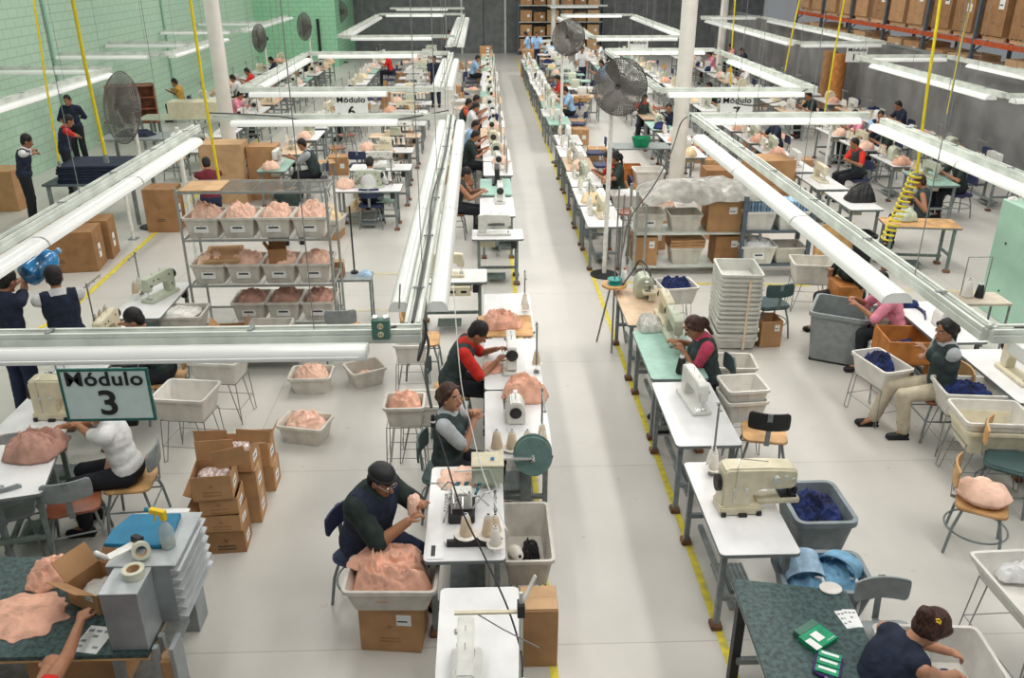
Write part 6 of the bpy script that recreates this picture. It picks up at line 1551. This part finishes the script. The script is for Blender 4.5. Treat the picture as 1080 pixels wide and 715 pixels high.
# fans
def fan(u, v, base_uv, rad, face, label, ph=None, tilt=0, key=None, ox=0):
    p = at(*base_uv); z = None
    # height of the hub above the point where it stands
    a = (u - 540) / FPX; b2 = (v - 357.5) / FPX; y = math.cos(PITCH) - b2 * math.sin(PITCH); zz = -math.sin(PITCH) - b2 * math.cos(PITCH); c, s = math.cos(YAW), math.sin(YAW)
    Yd = -a * s + y * c; h = CHM + zz * p.y / Yd
    inst(('fan', label), mk_fan(rad, h - .1, 'post_white', tilt, ox), p, R(face), label, 'fan', 'round pedestal fans')
CHM = 4.6
fan(646, 90, (636, 291), .40, -26, 'nearer round wire-cage fan on a white post right of the aisle', tilt=-8, ox=.16)
fan(600, 39, (590, 172), .40, -26, 'farther round wire-cage fan on a white post right of the aisle', tilt=-8, ox=.20)
fan(124, 113, (158, 240), .62, -42, 'big dark tilted fan seen from the side at the upper left', tilt=-10)
fan(317, 28, (330, 95), .5, -50, 'dark fan in the far left by the green wall', tilt=-5)
fan(292, 40, (285, 112), .45, -50, 'dark fan beside the far green wall, left of another', tilt=-5)
fan(355, 12, (362, 66), .5, -20, 'farthest fan at the top, left of the aisle modules', tilt=-5)

# ============================================================ UPPER LEFT CORNER
def gtable(X, Y, w, d, m, label, h=.8):
    t = empty('cutting_table'); MB().box(-w / 2, w / 2, -d / 2, d / 2, h - .04, h).build('tabletop', m, t, bevel=.004)
    for sx in (-1, 1):
        for sy in (-1, 1): MB().box(sx * (w / 2 - .08) - .03, sx * (w / 2 - .08) + .03, sy * (d / 2 - .08) - .03, sy * (d / 2 - .08) + .03, 0, h - .04).build('leg', 'steel_gray', t)
    t.location = (X, Y, 0); tag(t, label, 'table')
gtable(-7.3, 16.4, 1.7, 1.2, 'rack_blue', 'dark cutting table under folded navy cloth by the green wall')
for k in range(6): inst('nfold', lambda: MB().prism(rrect(1.2, .9, .06), 0, .05).build('folded_cloth', 'vest_navy', bevel=.012), (-7.3 + .02 * (k % 3), 16.3, .80 + k * .055), .04 * (k % 2), 'folded navy cloth, %s from the bottom of the stack by the standing man' % ORD[k], 'cloth', 'navy cloth stack')
gtable(-7.7, 20.6, 2.4, .9, 'plastic_gray', 'grey cutting table of the man with red sleeves'); gtable(-7.8, 23.3, 2.4, .8, 'machine_green', 'pale cutting table in front of the standing man in navy')
heap((-8.2, 20.6, .81), .9, .5, .12, 'vest_navy', 'navy cloth on the grey cutting table'); heap((-7.1, 20.7, .81), .6, .5, .08, 'paper', 'pale papers and cloth on the grey cutting table')
carton(0, (-7.5, 23.3, .8), 0, 'long pale box on the pale cutting table', w=1.4, d=.6, h=.4, col='cream', mark=False, sticker=None, sealed_tape=False)
t = empty('pigeonhole_shelf'); MB().box(-.62, .62, .16, .2, 0, .95).box(-.62, -.58, -.2, .16, 0, .95).box(.58, .62, -.2, .16, 0, .95).build('case', 'ply_dark', t)
for k in range(4): MB().box(-.58, .58, -.2, .16, .0 + k * .30, .03 + k * .30).build('shelf_board', 'ply_dark', t)
t.location = (-9.55, 24.2, .55); t.rotation_euler = (0, 0, R(20)); tag(t, 'red-brown pigeonhole shelf against the green wall', 'shelf')
gtable(-9.6, 24.2, 1.4, .5, 'ply_dark', 'low brown table under the pigeonhole shelf', h=.55)
carton(0, (-9.6, 17.2, 0), 0, 'brown carton by the green wall at the left edge', w=.7, d=.6, h=.8, col='carton', mark=False, sticker=None)
# pipes and door on green walls
for y, lb in ((14.5, 'first'), (22, 'second'), (30, 'third')): inst('wp', lambda: MB().cyl((0, 0, 0), (0, 0, 6.8), .04, n=8).build('wall_pipe', 'mint_paint', smooth=True), (-10.34, y, 0), 0, 'green painted pipe on the green wall, %s from the left' % lb, 'pipe', 'wall pipes')
o = MB().box(-.06, .06, -.04, .04, 0, 2.1).build('dark_upright', 'black'); o.location = (-7.5, 41.9, 0); tag(o, 'dark upright bar in front of the far green wall', 'bar')

# ============================================================ PALLET RACKS BEHIND THE PARTITION
def rack(Xa, Ya, Yb, n, label):
    t = empty('pallet_rack'); L = (Yb - Ya) / n
    for k in range(n + 1):
        b = MB()
        for x in (0, 1.0): b.box(x - .04, x + .04, k * L - .04, k * L + .04, 0, 5.2)
        for j in range(5): b.bar((0, k * L, .4 + j), (1.0, k * L, 1.2 + j), .03)
        b.build('upright', 'rack_blue', t)
    for k in range(n):
        for z in (1.2, 2.67, 4.1):
            for x in (-.02, 1.02): MB().box(x - .025, x + .025, k * L + .04, (k + 1) * L - .04, z - .06, z + .06).build('beam', 'rack_orange', t)
    t.location = (Xa, Ya, 0); tag(t, label, 'rack'); return L
L = rack(12.6, 12.0, 36.0, 9, 'orange-beamed pallet rack behind the grey partition')
rr = random.Random(3); kk = 0
def mk_pallet():
    b = MB()
    for k in range(6): b.box(-.45, .45, -.5 + k * .18, -.4 + k * .18, .10, .12)
    for x in (-.42, -.03, .36): b.box(x, x + .06, -.5, .5, 0, .10)
    return b.build('pallet', 'carton_light')
for i in range(9):
    for j, z in ((0, 2.74), (1, 2.74), (0, 1.27), (1, 1.27)):
        Y = 12.0 + L * (i + .28 + .46 * j)
        inst('pallet', mk_pallet, (13.1, Y, z), 0, 'wooden pallet on the %s beam level, %s along from the near end' % ('upper' if z > 2 else 'lower', ORD[i * 2 + j]), 'pallet', 'pallets on the rack')
        h = rr.uniform(.75, 1.05); w = rr.choice((.85, .95, 1.0)); cl = rr.choice(('carton', 'carton', 'carton_light', 'carton_dark'))
        inst(('rc', round(h, 1), w, cl), mk_carton(.95, w, round(h, 1), col=cl, mark=True, sticker='front'), (13.1, Y, z + .125), -PI / 2, 'large carton on the %s level of the pallet rack, %s along from the near end' % ('upper' if z > 2 else 'lower', ORD[(i * 2 + j)]), 'box')
heap((12.9, 12 + L * 1.5, 3.6), 1.0, 2.4, .5, 'film', 'clear plastic thrown over cartons on the pallet rack', 'plastic sheet', name='plastic_sheet', stuff=False)
# doors / brown frames in the partition gap
for (y, m, lb) in ((27.6, 'wood_orange', 'tall red-brown rolls standing at the gap of the partition'), (28.4, 'carton_dark', 'tall brown roll beside the red-brown one at the partition gap')):
    o = MB().cyl((0, 0, 0), (0, 0, 1.9), .22, n=14).build('tall_roll', m, smooth=True); o.location = (11.2, y, 0); tag(o, lb, 'roll')

# far wall shelves
t = empty('end_shelf'); 
for x in (0, 2.2, 4.4): MB().box(x - .03, x + .03, -.3, .3, 0, 2.8).build('upright', 'rack_blue', t)
for z in (.2, .9, 1.6, 2.4): MB().box(0, 4.4, -.3, .3, z, z + .04).build('shelf_board', 'rail_paint', t)
t.location = (1.9, 47.2, 0); tag(t, 'long shelf with cartons against the far wall', 'shelf')
for r, z in enumerate((.24, .94, 1.64, 2.44)):
    for k in range(6): inst(('ec', k % 3, r % 2), mk_carton(.6, .5, .45 if k % 2 else .55, far=True, col=('carton', 'carton_dark', 'carton_light')[k % 3]), (2.3 + k * .7, 47.2, z), 0, 'carton on the %s board of the far wall shelf, %s from the left' % (('lowest', 'second', 'third', 'top')[r], ORD[k]), 'box', 'cartons on the far wall shelf')
t = empty('far_doors'); 
for x in (-1.1, 0.02): MB().box(x, x + 1.08, -.05, 0, 0, 2.9).build('leaf', 'wall_gray', t)
MB().box(-1.2, 1.2, -.06, 0, 2.9, 3.0).box(-1.2, -1.1, -.06, 0, 0, 2.9).box(1.1, 1.2, -.06, 0, 0, 2.9).build('door_frame', 'rail_paint', t); t.location = (.1, 47.95, 0); t.name = 'door_1'; t['kind'] = 'structure'
for k, (x, y, z) in enumerate(((.15, 40, 0), (.15, 40, .55), (1.9, 38, 0), (1.95, 38, .6))): carton(0, (x, y, z), 0, 'brown carton at the end of the aisle, %s' % ('lower left', 'upper left', 'lower right', 'upper right')[k], w=.5, d=.4, h=.55 if k % 2 == 0 else .5, mark=False, sticker=None, sealed_tape=False)

# ============================================================ ROWS RUNNING DOWN THE HALL
FT = {c: mk_table(c, far=True) for c in ('laminate', 'mint_top', 'tan_top')}
rowname = {}
CLN = {'carton': 'brown', 'bin_bright': 'white', 'bin_white': 'grey-white', 'peach': 'peach', 'navy': 'navy', 'cream_cloth': 'cream', 'peach_light': 'pale peach', 'shirt_white': 'white', 'shirt_red': 'red', 'vest_navy': 'navy', 'shirt_blue': 'light blue', 'shirt_dkgreen': 'dark green', 'shirt_pink': 'pink'}
def row(X, Y0, Y1, pitch, rz, nm, seed, side, dense=1.0, skip=()):
    """stations of one row; side = x offset direction of the operators"""
    rr = random.Random(seed); k = 0; Y = Y0
    while Y < Y1:
        w = '%s station along the %s' % (ORD[min(k, 27)], nm); j = rr.uniform(-.05, .05); top = rr.choice(('laminate', 'laminate', 'laminate', 'laminate', 'mint_top', 'tan_top')); mid = Y < 22
        if any(a < Y < b for a, b in skip): Y += pitch; k += 1; continue
        if mid: inst('tw' if top == 'laminate' else ('t', top), TR if top == 'laminate' else mk_table(top), (X + j, Y, 0), rz, 'sewing table, ' + w, 'table', 'tables of ' + nm)
        else: inst(('ft', top), FT[top], (X + j, Y, 0), rz, 'sewing table, ' + w, 'table', 'tables of ' + nm)
        mc = rr.choice(('machine_white', 'machine_white', 'cream', 'machine_green'))
        typ = rr.random()
        if mid:
            if typ < .6: inst(('ls', mc), mk_lockstitch(mc, 'dark_iron'), (X + j, Y + .05, .75), rz + rr.uniform(-.1, .1), 'sewing machine, ' + w, 'sewing machine', 'machines of ' + nm)
            else: inst(('ol', mc), mk_overlock(mc), (X + j, Y + .05, .75), rz, 'overlock machine, ' + w, 'sewing machine', 'machines of ' + nm)
        else:
            if typ < .6: inst(('lsf', mc), mk_lockstitch(mc, 'dark_iron', True), (X + j, Y + .05, .75), rz + rr.uniform(-.1, .1), 'sewing machine, ' + w, 'sewing machine', 'machines of ' + nm)
            else: inst(('olf', mc), mk_overlock(mc, True), (X + j, Y + .05, .75), rz, 'overlock machine, ' + w, 'sewing machine', 'machines of ' + nm)
        c = loc_on(X + j, Y, rz, .42, .17, .75)
        if rr.random() < .95 * dense:
            inst('standfar' if Y < 23 else 'standfarc', mk_standfar() if Y < 23 else mk_standfar(3, .5, True), c, rz, 'thread stand, ' + w, 'thread stand', 'thread stands of ' + nm)
            for i in range(rr.choice((3, 4)) if Y < 23 else 0):
                q = loc_on(c.x, c.y, rz, -.04 - .11 * i, 0, .84 if i < 3 else .755); cc = rr.choice(('cone_white', 'cone_white', 'cone_cream'))
                inst(('conef', cc), mk_cone(cc, 1, True), q, 0, 'thread cone, ' + w, 'thread cone', 'thread cones of ' + nm)
        if rr.random() < .55 * dense:
            hm = rr.choice(('peach', 'peach_light', 'navy', 'cream_cloth', 'shirt_white', 'peach_light'))
            q = loc_on(X + j, Y, rz, -.42, .05, .755); inst(('fh', hm), mk_farheap(.36, .32, .18, hm, 5), q, rr.uniform(0, 3), '%s cloth on the table, %s' % (CLN.get(hm, 'white'), w), 'fabric', 'cloth on tables of ' + nm, 'stuff')
        ox = X + side * .62
        if rr.random() < .30 * dense and Y > 12:
            sh = rr.choice(('shirt_white', 'shirt_red', 'vest_navy', 'shirt_blue', 'shirt_dkgreen', 'shirt_pink'))
            inst(('pf', sh), mk_person('sit', ((.16, .42, .86), (-.16, .42, .86)), 14, shirt=sh, near=False, head_pitch=-30), (ox, Y, 0), rz, 'person in a %s top, %s' % (CLN[sh], w), 'person', None)
            inst(('chair', 'seat_blue', 'seat_blue', 'pad', True, .46), mk_chair('seat_blue', 'seat_blue', 'steel_gray', 'pad'), (ox, Y, 0), rz, 'chair under the seated person, ' + w, 'chair', 'chairs of ' + nm)
        elif rr.random() < .7:
            cs = rr.choice((('ply', 'ply', 'school'), ('seat_blue', 'seat_blue', 'pad'), ('ply_dark', 'plastic_gray', 'school')))
            inst(('chair', *cs, True, .46), mk_chair(cs[0], cs[1], 'steel_gray', cs[2]), (ox + side * .05, Y, 0), rz + rr.uniform(-.5, .5), 'empty chair, ' + w, 'chair', 'chairs of ' + nm)
        if rr.random() < .6 * dense:
            bx = X + side * rr.uniform(.55, 1.0); by = Y + pitch * .5
            if rr.random() < .55:
                cl = rr.choice(('bin_bright', 'bin_white')); inst(('fb', cl), mk_tub(.55, .4, .24, cl), (bx, by, .40), rr.uniform(-.2, .2), '%s bin beside the %s' % (CLN[cl], w), 'bin', 'bins of ' + nm)
                inst('fhp', mk_hairpin(.46, .32, .40), (bx, by, 0), 0, 'wire bin stand beside the ' + w, 'stand', 'bin stands of ' + nm)
                hm = rr.choice(('peach', 'navy', 'shirt_white', 'peach_light')); inst(('fh2', hm), mk_farheap(.46, .32, .14, hm, 8), (bx, by, .56), 0, '%s cloth in the bin beside the %s' % (CLN[hm], w), 'fabric', 'cloth in bins of ' + nm, 'stuff')
            else: inst(('fc', rr.choice((0, 1))), mk_carton(.45, .4, .42, far=True, col='carton'), (bx, by, 0), rr.uniform(-.2, .2), 'carton beside the ' + w, 'box', 'cartons of ' + nm)
        k += 1; Y += pitch
row(1.96, 13.55, 37.5, 1.30, RR, 'right aisle row', 1, 1, skip=((20.6, 21.9),))
row(.24, 17.1, 39.5, 1.30, RL, 'left aisle row', 2, -1)
row(-4.2, 17.6, 39, 1.6, RR, 'middle left module outer row', 3, 1, .9)
row(-2.1, 15.6, 26, 1.7, 0, 'middle left module inner row', 4, 0, .9)
row(-2.3, 28, 41, 1.8, 0, 'third left module middle row', 5, 0, .9)
row(-6.3, 19.5, 38, 1.7, RL, 'row behind the left column', 6, -1, .8)
row(-8.3, 26.5, 39, 1.8, RR, 'row nearest the green wall', 7, 1, .7)
row(4.5, 18.6, 25, 1.6, RR, 'middle right module inner row', 8, 1, .9)
row(4.7, 26.5, 44, 1.6, RR, 'third right module inner row', 9, 1, .9)
row(6.35, 18.6, 40, 1.5, RR, 'second right row', 10, 1, .9)
row(8.6, 16.0, 40, 1.6, RR, 'third right row', 11, 1, .8, skip=((22, 24),))
row(10.3, 15.0, 40, 1.8, RR, 'row along the grey partition', 12, 1, .6)
row(3.1, 27, 44, 1.8, 0, 'third right module crosswise row', 13, 0, .8)
